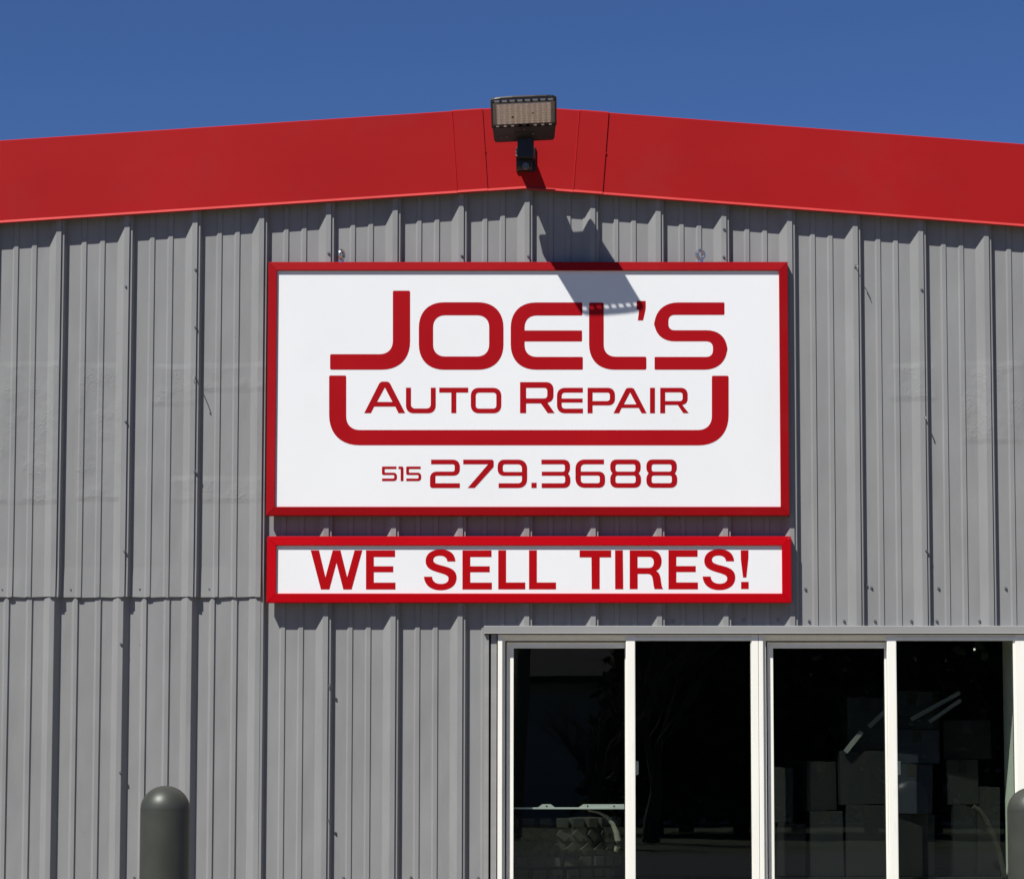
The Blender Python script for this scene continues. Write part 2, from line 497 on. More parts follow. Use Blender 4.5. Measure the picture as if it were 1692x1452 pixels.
def sheet(name, pts, z0, z1, off=0.0, thick=0.0012, rows=1, jag=0.0, flare=0.0):
    """a bent steel sheet: profile pts (x, proud) between z0 and z1 (floats or functions of x)"""
    f0 = z0 if callable(z0) else (lambda x: z0)
    f1 = z1 if callable(z1) else (lambda x: z1)
    n = len(pts)
    vs = []; fs = []
    fl_r = [flare * (0.25 + 0.75 * abs(math.sin(p_[0] * 9.7 + 1.3)) * random.uniform(.6, 1)) for p_ in pts]
    jg = [random.uniform(-jag, jag) for _ in pts]
    for side in (0, 1):
        for r in range(rows + 1):
            for k_, (x, d) in enumerate(pts):
                za, zb = f0(x), f1(x)
                z = za + (zb - za) * r / rows
                if r == 0 and jag: z += jg[k_]
                vs.append((x, -(d + off) + side * thick - (fl_r[k_] if r == 0 else 0.0), z))
    def idx(s, r, k): return s * (rows + 1) * n + r * n + k
    for r in range(rows):
        for k in range(n - 1):
            fs.append((idx(0, r, k), idx(0, r, k + 1), idx(0, r + 1, k + 1), idx(0, r + 1, k)))
            fs.append((idx(1, r, k), idx(1, r + 1, k), idx(1, r + 1, k + 1), idx(1, r, k + 1)))
    for k in range(n - 1):
        fs.append((idx(0, 0, k), idx(1, 0, k), idx(1, 0, k + 1), idx(0, 0, k + 1)))
        fs.append((idx(0, rows, k), idx(0, rows, k + 1), idx(1, rows, k + 1), idx(1, rows, k)))
    for r in range(rows):
        fs.append((idx(0, r, 0), idx(0, r + 1, 0), idx(1, r + 1, 0), idx(1, r, 0)))
        fs.append((idx(0, r, n - 1), idx(1, r, n - 1), idx(1, r + 1, n - 1), idx(0, r + 1, n - 1)))
    return mesh_obj(name, vs, fs, M['siding'], bld)

FY = -0.056                                    # face of the red rake trim
def lip_pts():
    L = at(0, 368.5, FY); P = at(868, 311.8, FY); R = at(1692, 374.5, FY)
    return L, P, R
LL, PK, RR = lip_pts()
SL = (PK.z - LL.z) / (PK.x - LL.x)
SR = (PK.z - RR.z) / (RR.x - PK.x)
def lip_z(x):
    return PK.z - SL * (PK.x - x) if x < PK.x else PK.z - SR * (x - PK.x)
TH = at(868, 175.5, FY).z - PK.z               # trim height
Z_LAP = Z(986.0, -0.02, 220)
Z_HEAD = Z(1040, -0.03)
X_JAMB = X(806, 1240, 0.0)
panels = {}
for i in range(len(FX) - 1):
    fi = i - I0                                # feet index of the rib at its left
    pts = panel_profile(i, 'U')
    zt = lambda x: lip_z(x) + 0.16
    if fi < 4 - 0:                             # left of the sign: upper sheet over a lower one
        o = sheet('wall_panel', pts, Z_LAP, zt, off=0.0016, rows=14, jag=0.0022, flare=0.006)
        ptsl = panel_profile(i, 'L')
        if fi == 3:
            ptsl = panel_profile(i, 'L')[:-6] + [(x, d) for x, d in panel_profile(i, 'U')[-6:]]
        o2 = sheet('wall_panel', ptsl, 0.02, Z_LAP + 0.06, off=-0.006)
        panels[(fi, 'L')] = o2
    elif fi < 7:
        o = sheet('wall_panel', pts, 0.02, zt)
    elif fi == 7:
        o = sheet('wall_panel', pts, Z_HEAD, zt)
        o2 = sheet('wall_panel', clip_profile(pts, pts[0][0], X_JAMB), 0.02, Z_HEAD - 0.0005)
        panels[(fi, 'L')] = o2
    elif pts[-1][0] < X(1720, 1240) + 0.1:
        o = sheet('wall_panel', pts, Z_HEAD, zt)
    else:
        o = sheet('wall_panel', pts, Z_HEAD, zt)
    panels[(fi, 'U')] = o

# right end of the wall below the header, beyond the windows
XW1 = X(1712, 1240)
for i in range(len(FX) - 1):
    pts = panel_profile(i, 'U')
    if pts[-1][0] > XW1 + 0.03:
        sheet('wall_panel', clip_profile(pts, max(pts[0][0], XW1), pts[-1][0]), 0.02, Z_HEAD - 0.0005)

# screws: (u, v, proud, which panel)
SCR = [(208, 474, 1), (323, 446, 1), (323, 541, 1), (208, 697, 1), (322, 779, 1), (206, 911, 1), (543, 419, 1), (763, 423, 1), (873, 424, 1),
       (1196.5, 379, 1), (1196, 425, 1), (1523, 479, 1), (1531, 910, 1), (200, 1064, 2), (199, 1276, 2), (544, 1133, 1), (543.5, 1355, 1),
       (4, 974, 0), (117, 974, 0), (231, 973, 0), (346, 973, 0), (1331, 973, 0), (1440, 971, 0), (1551, 972, 0), (1662, 972, 0),
       (1337, 1026, 0), (1395, 1026, 0), (1446, 1026, 0), (1506, 1026, 0), (1548, 1026, 0), (1619, 1026, 0), (855, 1026, 0), (1112, 1027, 0),
       (1229, 1025, 0), (1286, 1024, 0), (222, 1450, 0), (567.5, 1450, 0), (679, 1449, 0), (790, 1450, 0), (1643, 935, 0), (1432, 967, 0)]
scr_me = None
for (u, v, kind) in SCR:
    y = {0: -0.001, 1: -RIB_H, 2: -RIB_H + 0.006}[kind]
    p = at(u, v, y)
    i = max(k for k in range(len(FX)) if FX[k] <= p.x - (0.0 if kind == 0 else 0.06))
    key = (i - I0, 'L') if ((i - I0, 'L') in panels and v > 986) else (i - I0, 'U')
    par = panels.get(key, bld)
    if scr_me is None:
        s = MB()
        s.cyl((0, 0, 0), (0, -0.0022, 0), 0.0072, 0.0068, 12)
        s.cyl((0, -0.002, 0), (0, -0.0072, 0), 0.0044, 0.0040, 6)
        o = s.build('screw', M['screw'], par)
        scr_me = o.data
    else:
        o = bpy.data.objects.new('screw', scr_me); link(o, par)
    o.location = p
    o.rotation_euler = (random.uniform(-.06, .06), random.uniform(0, 1), random.uniform(-.06, .06))

# ---- red rake trim
def along(u_top, u_bot, side):
    pass
def slope_dir(s):
    return Vector((1, 0, s)).normalized()
def trim_piece(name, xa, xb, proud, mat, side, lip=True, th=None, leanA=True, leanB=True, ztop=0.0):
    """a length of folded trim between lip-line positions xa and xb (cut square to the slope)"""
    s = SL if side < 0 else -SR
    d = slope_dir(s); nrm = Vector((-d.z, 0, d.x))       # up, square to the slope
    th = (TH * nrm.z) if th is None else th
    def P(x, h, y, lean):
        base = Vector((x, y, lip_z(x)))
        return base + (nrm * h if lean else Vector((0, 0, h / nrm.z)))
    prof = [(0.0, -0.034), (0.0, FY - 0.0005 - proud), (0.011, FY - proud), (th * 0.5, FY - 0.0008 - proud), (th - 0.004, FY - proud),
            (th + ztop, FY + 0.004 - proud), (th + ztop + 0.001, FY + 0.08)]
    vs = []; fs = []
    n = len(prof)
    for x, lean in ((xa, leanA), (xb, leanB)):
        for h, y in prof: vs.append(P(x, h, y, lean))
    for k in range(n - 1):
        fs.append((k, n + k, n + k + 1, k + 1))
    fs.append(tuple(range(n))); fs.append(tuple(range(2 * n - 1, n - 1, -1)))
    m = MB(); m.raw(vs, fs)
    o = m.build(name, mat, bld)
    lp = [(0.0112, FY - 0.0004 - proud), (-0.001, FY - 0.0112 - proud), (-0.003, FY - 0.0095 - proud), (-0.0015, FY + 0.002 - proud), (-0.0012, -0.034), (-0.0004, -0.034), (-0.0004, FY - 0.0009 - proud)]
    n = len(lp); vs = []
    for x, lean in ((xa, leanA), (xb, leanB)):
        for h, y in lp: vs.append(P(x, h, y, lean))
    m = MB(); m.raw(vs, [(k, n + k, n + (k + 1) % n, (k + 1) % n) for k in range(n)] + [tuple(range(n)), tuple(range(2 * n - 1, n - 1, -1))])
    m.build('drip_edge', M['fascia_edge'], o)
    return o
xA = X(755.5, 315.7, FY); xB = X(806, 312, FY); xC = X(947, 316, FY); xD = X(995.4, 317, FY)
XE0, XE1 = -7.6, 7.0
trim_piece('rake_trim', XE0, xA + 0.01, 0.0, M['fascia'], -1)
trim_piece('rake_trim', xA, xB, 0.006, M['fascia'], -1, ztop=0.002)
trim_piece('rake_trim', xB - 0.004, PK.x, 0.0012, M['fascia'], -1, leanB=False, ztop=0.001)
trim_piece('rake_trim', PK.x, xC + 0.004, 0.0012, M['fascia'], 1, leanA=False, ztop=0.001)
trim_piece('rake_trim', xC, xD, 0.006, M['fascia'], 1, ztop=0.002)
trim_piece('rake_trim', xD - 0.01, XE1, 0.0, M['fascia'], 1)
for (u, v, x0) in ((801.5, 250, 0), (1001, 253, 0)):
    p = at(u, v, FY - 0.006)
    MB().cyl(p, p + Vector((0, -0.0025, 0)), 0.004, 0.003, 10).build('rivet', M['fascia'], bld)
for x, side in ((xA, -1), (xC, 1)):                    # folded hems along the joints
    s_ = SL if side < 0 else -SR
    nrm = Vector((-s_, 0, 1)).normalized()
    a = Vector((x, FY - 0.0045, lip_z(x))) + nrm * 0.012
    b = Vector((x, FY - 0.0045, lip_z(x))) + nrm * (TH - 0.006)
    MB().tube([a, b], 0.0042, 8).build('hem', M['fascia'], bld)

# ---- roof behind the trim
def roof_side(x0, x1, name):
    m = MB()
    th = TH - 0.03
    z0, z1 = lip_z(x0) + th, lip_z(x1) + th
    vs = [(x0, FY + 0.01, z0), (x1, FY + 0.01, z1), (x1, 14, z1), (x0, 14, z0),
          (x0, FY + 0.01, z0 - 0.1), (x1, FY + 0.01, z1 - 0.1), (x1, 14, z1 - 0.1), (x0, 14, z0 - 0.1)]
    fs = [(0, 1, 2, 3), (7, 6, 5, 4), (0, 4, 5, 1), (1, 5, 6, 2), (2, 6, 7, 3), (3, 7, 4, 0)]
    m.raw(vs, fs)
    return m.build(name, M['zinc'], bld)
roof_side(XE0 - 0.05, PK.x, 'roof'); roof_side(PK.x, XE1 + 0.05, 'roof')

# ---- window header, jamb trim
HY = -0.041
hx0 = X(799.5, 1040, HY)
hz1, hz0 = Z(1033.2, HY), Z(1046.6, HY)
hd = MB()
prof = [(0.03, hz1 - 0.004), (HY + 0.004, hz1 - 0.0005), (HY, hz1 - 0.003), (HY, hz0 + 0.004), (HY - 0.0025, hz0 + 0.0015), (HY - 0.001, hz0), (0.02, hz0 + 0.001)]
vs = []; n = len(prof)
for x in (hx0, 6.2):
    for y, z in prof: vs.append((x, y, z))
fs = [(k, n + k, n + k + 1, k + 1) for k in range(n - 1)] + [tuple(range(n)), tuple(range(2 * n - 1, n - 1, -1))]
hd.raw(vs, fs)
hd.build('header_flashing', M['trim'], bld)
ZB = 0.35                                             # sill height, far below the picture
xg0 = X(801, 1240, -0.02); xg1 = X(807.5, 1240, -0.02); xg2 = X(811, 1240, -0.01); xg3 = X(820.5, 1240, -0.01)
box('jamb_trim', xg0, xg1, -0.026, 0.01, ZB, hz0 - 0.0015, M['trim'], bld, 0.0015)
box('jamb_trim', xg2, xg3, -0.016, 0.02, ZB, hz0 - 0.0015, M['trim'], bld, 0.0015)
box('jamb_backing', xg0 + 0.002, X(824, 1240, 0.02), 0.012, 0.03, ZB, hz0 - 0.002, M['gasket'], bld)

# ---- two sliding windows
FRY = -0.0238      # front of outer frame and of the front sash
RSY = 0.021       # front of the rear sash
def window(u0, u1, uA, uB, uC, uD, uE, uF):
    """u values at row 1240: outer frame u0..u1, rear glass uA..uB, meeting stile uC..uD, front glass ..uE, right frame uF.. u1"""
    v = 1240
    w = empty('sliding_window', (X((u0 + u1) / 2, v), 0, ZB), parent=bld)
    zt = hz0 - 0.002
    xl, xr = X(u0, v, FRY), X(u1, v, FRY)
    # outer frame: stepped
    f = MB()
    f.box(xl, X(u0 + 7.5, v, FRY), FRY, 0.06, ZB, zt, 0.002)                       # left jamb
    f.box(X(u0 + 7.5, v, FRY) - 0.001, X(u0 + 12, v, -0.008), -0.008, 0.058, ZB, zt - 0.004, 0.0012)
    f.box(X(uF, v, FRY), xr, FRY, 0.06, ZB, zt, 0.002)                             # right jamb
    f.box(xl + 0.002, xr - 0.002, FRY + 0.0015, 0.059, zt - 0.009, zt - 0.0005, 0.0012)       # head
    f.box(xl + 0.002, xr - 0.002, -0.014, 0.0585, zt - 0.0165, zt - 0.0085, 0.0012)
    f.box(X(u0 + 9, v), X(uC + 4, v), -0.004, 0.0575, zt - 0.028, zt - 0.016, 0.0012)
    f.box(xl, xr, FRY, 0.06, ZB - 0.03, ZB + 0.02, 0.002)                          # sill
    f.build('frame', M['frame'], w)
    # rear sash
    zrt = Z(1060.5, RSY)
    zg = Z(1070.5, RSY)
    s = MB()
    xs0 = X(u0 + 14.5, v, RSY)
    s.box(xs0, X(uA - 4, v, RSY), RSY + 0.004, 0.05, ZB + 0.02, zrt, 0.0015)
    s.box(X(uA - 7.5, v, RSY), X(uA, v, RSY), RSY, 0.049, ZB + 0.02, zg + 0.008, 0.0015)
    s.box(X(uB, v, RSY), X(uD - 2, v, RSY), RSY + 0.002, 0.05, ZB + 0.02, zrt, 0.0015)
    s.box(X(uA - 4, v, RSY) - 0.001, X(uB, v, RSY) + 0.001, RSY + 0.003, 0.0495, zg + 0.0075, zrt - 0.0005, 0.0012)
    s.box(X(uA - 4, v, RSY) - 0.001, X(uB, v, RSY) + 0.001, RSY + 0.0005, 0.0493, zg, zg + 0.010, 0.0012)
    s.box(xs0, X(uD - 2, v, RSY), RSY + 0.002, 0.05, ZB + 0.015, ZB + 0.06, 0.0015)
    s.build('sash', M['frame'], w)
    MB().box(X(uA, v, RSY) - 0.003, X(uB, v, RSY) + 0.004, 0.034, 0.038, ZB + 0.05, zg + 0.004).build('pane', M['glass'], w)
    g = MB()
    g.box(X(uB, v, RSY) - 0.0035, X(uB, v, RSY) + 0.001, RSY + 0.006, 0.0335, ZB + 0.05, zg - 0.0005)
    g.build('gasket', M['gasket'], w)
    # front sash
    zf = Z(1051.5, FRY)
    zfg = Z(1058.0, FRY)
    s = MB()
    s.box(X(uC, v, FRY), X(uD, v, FRY), FRY + 0.0005, 0.012, ZB + 0.02, Z(1049.5, FRY), 0.004)
    s.box(X(uD, v, FRY) - 0.002, X(uF, v, FRY) + 0.002, FRY + 0.0025, 0.011, zfg, zf, 0.0015)
    s.box(X(uE, v, FRY), X(uF, v, FRY) - 0.0005, FRY + 0.006, 0.0115, ZB + 0.02, zf - 0.001, 0.0012)
    s.box(X(uC, v, FRY), X(uF, v, FRY), FRY + 0.001, 0.012, ZB + 0.018, ZB + 0.06, 0.0015)
    s.build('sash', M['frame'], w)
    MB().box(X(uD, v, FRY) - 0.003, X(uE, v, FRY) + 0.003, -0.008, -0.004, ZB + 0.05, zfg + 0.004).build('pane', M['glass'], w)
    g = MB()
    g.box(X(uE, v, FRY) - 0.003, X(uE, v, FRY) + 0.0005, FRY + 0.008, -0.0085, ZB + 0.05, zfg - 0.0005)
    g.build('gasket', M['gasket'], w)
    # latch on the meeting stile, inside the pane
    p = at(uD + 3, 1268, 0.004)
    l = MB(); l.box(p.x - 0.012, p.x + 0.006, 0.0, 0.02, p.z - 0.032, p.z + 0.032, 0.005)
    l.build('latch', M['frame'], w)
    return w
window(822.3, 1254, 848.5, 1033, 1034.5, 1050, 1241.5, 1243)
window(1254.6, 1708, 1278.5, 1463, 1467.5, 1483, 1676.5, 1680)

# ---- the room behind the windows
xi0, xi1 = X(822, 1240, 0.06), X(1706, 1240, 0.06)
zt = hz0 - 0.002
jm = MB()
vs = [(xi1, 0.061, ZB), (xi1, 0.40, ZB), (xi1, 0.40, zt), (xi1, 0.061, zt), (xi1 + .03, 0.061, ZB), (xi1 + .03, 0.40, ZB), (xi1 + .03, 0.40, zt), (xi1 + .03, 0.061, zt)]
jm.box(X(1681, 1240, 0.06), X(1681, 1240, 0.06) + 0.03, 0.0605, 0.42, ZB, zt, 0.002)
jm.build('window_jamb', M['jamb'], bld)
box('window_jamb', xi0 - 0.035, xi0 - 0.002, 0.0605, 0.42, ZB, zt, M['jamb'], bld, 0.002)
box('window_stool', xi0, X(1681, 1240, 0.06) - 0.001, 0.0605, 0.45, ZB - 0.03, ZB, M['jamb'], bld, 0.002)
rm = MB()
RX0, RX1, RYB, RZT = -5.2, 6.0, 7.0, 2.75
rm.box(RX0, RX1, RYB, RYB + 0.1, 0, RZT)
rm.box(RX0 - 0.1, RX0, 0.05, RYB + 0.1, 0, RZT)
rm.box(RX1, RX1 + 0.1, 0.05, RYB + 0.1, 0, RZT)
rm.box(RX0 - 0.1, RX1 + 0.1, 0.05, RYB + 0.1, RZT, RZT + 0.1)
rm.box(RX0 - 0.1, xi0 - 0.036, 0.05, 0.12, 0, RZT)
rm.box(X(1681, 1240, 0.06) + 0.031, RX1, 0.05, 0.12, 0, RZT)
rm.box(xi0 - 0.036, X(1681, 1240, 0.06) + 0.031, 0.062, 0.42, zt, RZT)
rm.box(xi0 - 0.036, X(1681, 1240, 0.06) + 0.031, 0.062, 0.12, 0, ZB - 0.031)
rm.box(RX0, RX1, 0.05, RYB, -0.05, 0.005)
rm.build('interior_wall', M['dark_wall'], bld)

# ------------------------------------------------------------------ signs
def rounded(pts, k=5):
    """closed outline; each point (x, y) or (x, y, r): corner rounded with radius r (fuller than a circle)"""
    out = []
    n = len(pts)
    for i, p in enumerate(pts):
        x, y = p[0], p[1]
        r = p[2] if len(p) > 2 else 0
        if r <= 0:
            out.append((x, y)); continue
        P = Vector((x, y)); A = Vector(pts[i - 1][:2]); B = Vector(pts[(i + 1) % n][:2])
        da, db = (A - P), (B - P)
        ra = min(r, da.length * 0.999); rb = min(r, db.length * 0.999)
        a = P + da.normalized() * ra; b = P + db.normalized() * rb
        c1 = a.lerp(P, 0.62); c2 = b.lerp(P, 0.62)
        kk = max(3, min(10, int(r / 4) + 3)) if k else 4
        for j in range(kk + 1):
            t = j / kk
            q = a * (1 - t) ** 3 + c1 * 3 * t * (1 - t) ** 2 + c2 * 3 * t * t * (1 - t) + b * t ** 3
            out.append((q.x, q.y))
    return out

def bez(p0, segs, k=10):
    """cubic outline: start point then (c1, c2, end) triples or single points for straight runs"""
    out = [p0]
    cur = p0
    for s in segs:
        if len(s) == 2 and not isinstance(s[0], tuple):
            out.append(s); cur = s; continue
        c1, c2, e = s
        for j in range(1, k + 1):
            t = j / k
            out.append(tuple(cur[d] * (1 - t) ** 3 + 3 * c1[d] * t * (1 - t) ** 2 + 3 * c2[d] * t * t * (1 - t) + e[d] * t ** 3 for d in (0, 1)))
        cur = e
    return out

def glyph(name, contours, tf, face_y, mat, parent, thick=0.0008):
    """flat cut-vinyl character; contours in measuring units, tf = (origin u, origin v, scale)"""
    ou, ov, sc = tf
    cu = bpy.data.curves.new('glyph', 'CURVE')
    cu.dimensions = '2D'; cu.fill_mode = 'BOTH'; cu.extrude = 1.0
    for c in contours:
        sp = cu.splines.new('POLY')
        sp.points.add(len(c) - 1)
        for i, (x, y) in enumerate(c):
            sp.points[i].co = (ou + x / sc, -(ov + y / sc), 0, 1)
        sp.use_cyclic_u = True
    tmp = bpy.data.objects.new('glyph', cu)
    me = bpy.data.meshes.new_from_object(tmp)
    bpy.data.objects.remove(tmp); bpy.data.curves.remove(cu)
    for v in me.vertices:
        y = face_y - (thick if v.co.z > 0 else -0.0004)
        v.co = at(v.co.x, -v.co.y, y if False else face_y) + Vector((0, y - face_y, 0))
    me.materials.clear()
    return mesh_from(name, me, mat, parent)

def sign(name, label, corners, fw, bev, mat_f, front, face_y, back=-0.0355):
    """frame rails with mitred corners round a recessed face; corners in picture units on the front plane"""
    (l, t), (r, b) = corners
    v = (t + b) / 2
    x0, x1 = X(l, v, front), X(r, v, front)
    z1, z0 = Z(t, front), Z(b, front)
    root = empty(name, ((x0 + x1) / 2, back, z0), label, 'sign')
    def rail(a, b_, ia, ib):
        """outer corners a,b and inner corners ia,ib (x,z)"""
        q = [(a[0], front + bev, a[1]), (b_[0], front + bev, b_[1]), (ib[0], front, ib[1]), (ia[0], front, ia[1])]
        e = 0.0022
        vs = []
        d = Vector((ib[0] - ia[0], 0, ib[1] - ia[1])).normalized()
        back_o = [(a[0], back, a[1]), (b_[0], back, b_[1])]
        inn = [(ib[0], face_y - 0.0005, ib[1]), (ia[0], face_y - 0.0005, ia[1])]
        inb = [(ib[0], back, ib[1]), (ia[0], back, ia[1])]
        vs = [Vector(p) for p in q + back_o + inn + inb]
        # keep a hair of a gap at the mitres
        for k, s in ((0, 1), (1, -1), (2, -1), (3, 1), (4, 1), (5, -1), (6, -1), (7, 1), (8, -1), (9, 1)):
            vs[k] += d * s * 0.0007
        fs = [(0, 1, 2, 3), (0, 4, 5, 1), (3, 2, 6, 7), (7, 6, 8, 9), (4, 9, 8, 5), (0, 3, 7, 9, 4), (1, 5, 8, 6, 2)]
        m = MB(); m.raw(vs, fs)
        ed = [e_ for e_ in m.bm.edges]
        m.bm.verts.ensure_lookup_table()
        sel = [e_ for e_ in m.bm.edges if {tuple(round(c, 5) for c in x.co) for x in e_.verts} in
               ({tuple(round(c, 5) for c in vs[0]), tuple(round(c, 5) for c in vs[1])}, {tuple(round(c, 5) for c in vs[2]), tuple(round(c, 5) for c in vs[3])})]
        bmesh.ops.bevel(m.bm, geom=sel, offset=0.0022, segments=2, profile=0.5, affect='EDGES')
        return m.build('frame_rail', mat_f, root)
    O = [(x0, z1), (x1, z1), (x1, z0), (x0, z0)]
    I = [(x0 + fw, z1 - fw), (x1 - fw, z1 - fw), (x1 - fw, z0 + fw), (x0 + fw, z0 + fw)]
    for k in range(4):
        rail(O[k], O[(k + 1) % 4], I[k], I[(k + 1) % 4])
    face = box('face', x0 + fw - 0.012, x1 - fw + 0.012, face_y, face_y + 0.004, z0 + fw - 0.012, z1 - fw + 0.012, M['sign_white'], root)
    box('back_pan', x0 + 0.012, x1 - 0.012, face_y + 0.005, back - 0.001, z0 + 0.012, z1 - 0.012, M['zinc'], root)
    return root, face, (x0, x1, z0, z1)

SF = -0.074
FACE = SF + 0.0125
big, bigface, bx = sign('shop_sign', 'large white shop sign in a red frame, reading a shop name and phone number', ((441.2, 432.4), (1303.2, 851.5)), 0.0405, 0.0055, M['sign_red'], SF, FACE)
small, smallface, sx = sign('tire_sign', 'long narrow white sign in a bright red frame, reading WE SELL TIRES!', ((440.6, 885.6), (1307.6, 995.4)), 0.0425, 0.0025, M['sign_red2'], SF, FACE)

G = []   # (name, contours, transform, material, face)
P1 = (0, 0, 1)
LR = 2.5
def put(name, cs, tf=P1, mat='vinyl', face=None):
    glyph(name, cs, tf, FACE, M[mat], face or bigface)
R = rounded
# JOEL'S
put('letter', [R([(649.1, 480.4, LR), (677.6, 480.4, LR), (677.6, 610.7, 47), (545.4, 610.7, LR), (545.4, 585.2, LR), (649.1, 585.2, 22)])])
put('letter', [R([(692, 499.5, 42), (831.9, 499.5, 42), (831.9, 610.8, 42), (692, 610.8, 42)]),
               R([(715.6, 520.9, 20), (808.2, 520.9, 20), (808.2, 589, 20), (715.6, 589, 20)])])
put('letter', [R([(843.8, 499.8, 42), (962.2, 499.8, 1.8), (962.2, 521.3, 1.8), (866.8, 521.3, 20), (866.8, 546.1), (961.7, 546.1, 1.5),
                  (961.7, 564.1, 1.5), (866.8, 564.1), (866.8, 589.7, 20), (963, 589.7, 1.8), (963, 610.7, 1.8), (843.8, 610.7, 42)])])
put('letter', [R([(973.3, 500, LR), (997.5, 500, LR), (997.5, 589.4, 20), (1068, 589.4, LR), (1068, 610.7, LR), (973.3, 610.7, 42)])])
put('apostrophe', [R([(1051.9, 497.1, 1.2), (1066.9, 497.4, 1.2), (1067, 510, 4), (1062.6, 529.4, 1.2), (1053.9, 529.5, .8), (1056, 512, .5), (1051.9, 511.3, .5)])])
put('letter', [R([(1080.9, 499.8, 40), (1197, 499.8, 1.8), (1197, 520.3, 1.8), (1104.4, 520.3, 10), (1104.4, 545.7, 10), (1201.8, 545.7, 34), (1201.8, 610.7, 38),
                  (1081.5, 610.7, 1.8), (1081.5, 589.7, 1.8), (1178, 589.7, 11), (1178, 563.9, 11), (1080.9, 563.9, 34)])])
# bracket under the name
put('bracket_stroke', [R([(543.8, 620.4, LR), (572, 620.4, LR), (572, 710.4, 23), (1176.2, 710.4, 23), (1176.2, 620.8, LR), (1203.9, 620.8, LR),
                          (1203.9, 735.6, 50), (543.8, 735.4, 50)])])
# AUTO REPAIR
S1 = 1692 / 170.0
T1 = (600, 620, S1)
put('letter', [R([(18, 622), (280, 104, 45), (428, 104, 45), (692, 622), (580, 622), (528, 514), (182, 514), (128, 622)]), R([(357, 200), (482, 438), (228, 438)])], T1)
put('letter', [R([(704, 204), (787, 204), (787, 546, 70), (1112, 546, 70), (1112, 204), (1194, 204), (1194, 624, 130), (704, 624, 130)])], T1)
put('letter', [R([(1252, 204), (1252 + 476, 204), (1252 + 476, 284), (1532, 284), (1532, 622), (1450, 622), (1450, 284), (1252, 284)])], T1)
T2 = (760, 620, S1)
put('letter', [R([(178, 206, 135), (680, 206, 135), (680, 624, 135), (178, 624, 135)]), R([(260, 284, 55), (598, 284, 55), (598, 548, 55), (260, 548, 55)])], T2)
put('letter', [R([(988, 112), (1538, 112, 125), (1538, 440, 110), (1436, 448, 20), (1558, 622), (1442, 622), (1330, 462), (1088, 462), (1088, 622), (988, 622)]),
               R([(1088, 206), (1436, 206, 55), (1436, 380, 55), (1088, 380)])], T2)
T3 = (910, 620, S1)
put('letter', [R([(102, 206, 135), (528, 206), (528, 284), (180, 284, 55), (180, 382), (524, 382), (524, 448), (180, 448), (180, 548, 55), (530, 548), (530, 624), (102, 624, 135)])], T3)
put('letter', [R([(605, 206), (1056, 206, 120), (1056, 494, 110), (688, 494), (688, 624), (605, 624)]), R([(688, 284), (972, 284, 45), (972, 424, 45), (688, 424)])], T3)
put('letter', [R([(1032, 624), (1245, 206, 40), (1362, 206, 40), (1578, 624), (1494, 624), (1446, 536), (1166, 536), (1124, 624)]), R([(1305, 282), (1408, 478), (1202, 478)])], T3)
T4 = (1000, 620, S1)
put('letter', [R([(736, 206), (818, 206), (818, 624), (736, 624)])], T4)
put('letter', [R([(904, 206), (1356, 206, 115), (1356, 478, 95), (1264, 484, 18), (1374, 622), (1284, 622), (1192, 488), (986, 488), (986, 624), (904, 624)]),
               R([(986, 280), (1272, 280, 45), (1272, 424, 45), (986, 424)])], T4)
# phone number
T5 = (620, 750, S1)
def five(dx):
    return [R([(110 + dx, 205, 18), (348 + dx, 205), (348 + dx, 246), (156 + dx, 246, 8), (156 + dx, 306, 8), (358 + dx, 306, 62), (358 + dx, 444, 58), (112 + dx, 444),
               (112 + dx, 402), (312 + dx, 402, 18), (312 + dx, 344, 18), (110 + dx, 344, 30)])]
put('digit', five(0), T5)
put('digit', [R([(382, 205), (464, 205, 28), (464, 444), (418, 444), (418, 246), (382, 246)])], T5)
put('digit', five(399), T5)
put('digit', [R([(918, 92), (1392, 92, 120), (1392, 356, 110), (990, 356, 20), (990, 480), (1392, 480), (1392, 558), (900, 558, 45), (900, 288, 115), (1306, 288, 35), (1306, 168, 35), (918, 168)])], T5)
T6 = (780, 750, S1)
put('digit', [R([(-146, 92), (356, 92, 40), (356, 212, 20), (42, 558), (-72, 558), (264, 168), (-146, 168)])], T6)
put('digit', [R([(420, 92, 115), (906, 92, 150), (906, 558, 150), (436, 558), (436, 480), (820, 480, 60), (820, 358), (420, 358, 110)]),
              R([(506, 168, 38), (820, 168, 70), (820, 294), (506, 294, 38)])], T6)
put('point', [R([(976, 472), (1062, 472), (1062, 558), (976, 558)])], T6)
put('digit', [R([(1140, 92), (1612, 92, 110), (1612, 276, 50), (1578, 322, 3), (1617, 366, 50), (1617, 558, 110), (1144, 558), (1144, 480), (1530, 480, 38), (1530, 356, 38),
                 (1146, 356), (1146, 290), (1526, 290, 38), (1526, 168, 38), (1140, 168)])], T6)
S7 = 1692 / 190.0
T7 = (940, 750, S7)
put('digit', [R([(96, 80, 140), (516, 80), (516, 150), (176, 150, 60), (176, 258), (532, 258, 95), (532, 496, 95), (96, 496, 140)]),
              R([(176, 316), (454, 316, 32), (454, 428, 32), (176, 428, 50)])], T7)
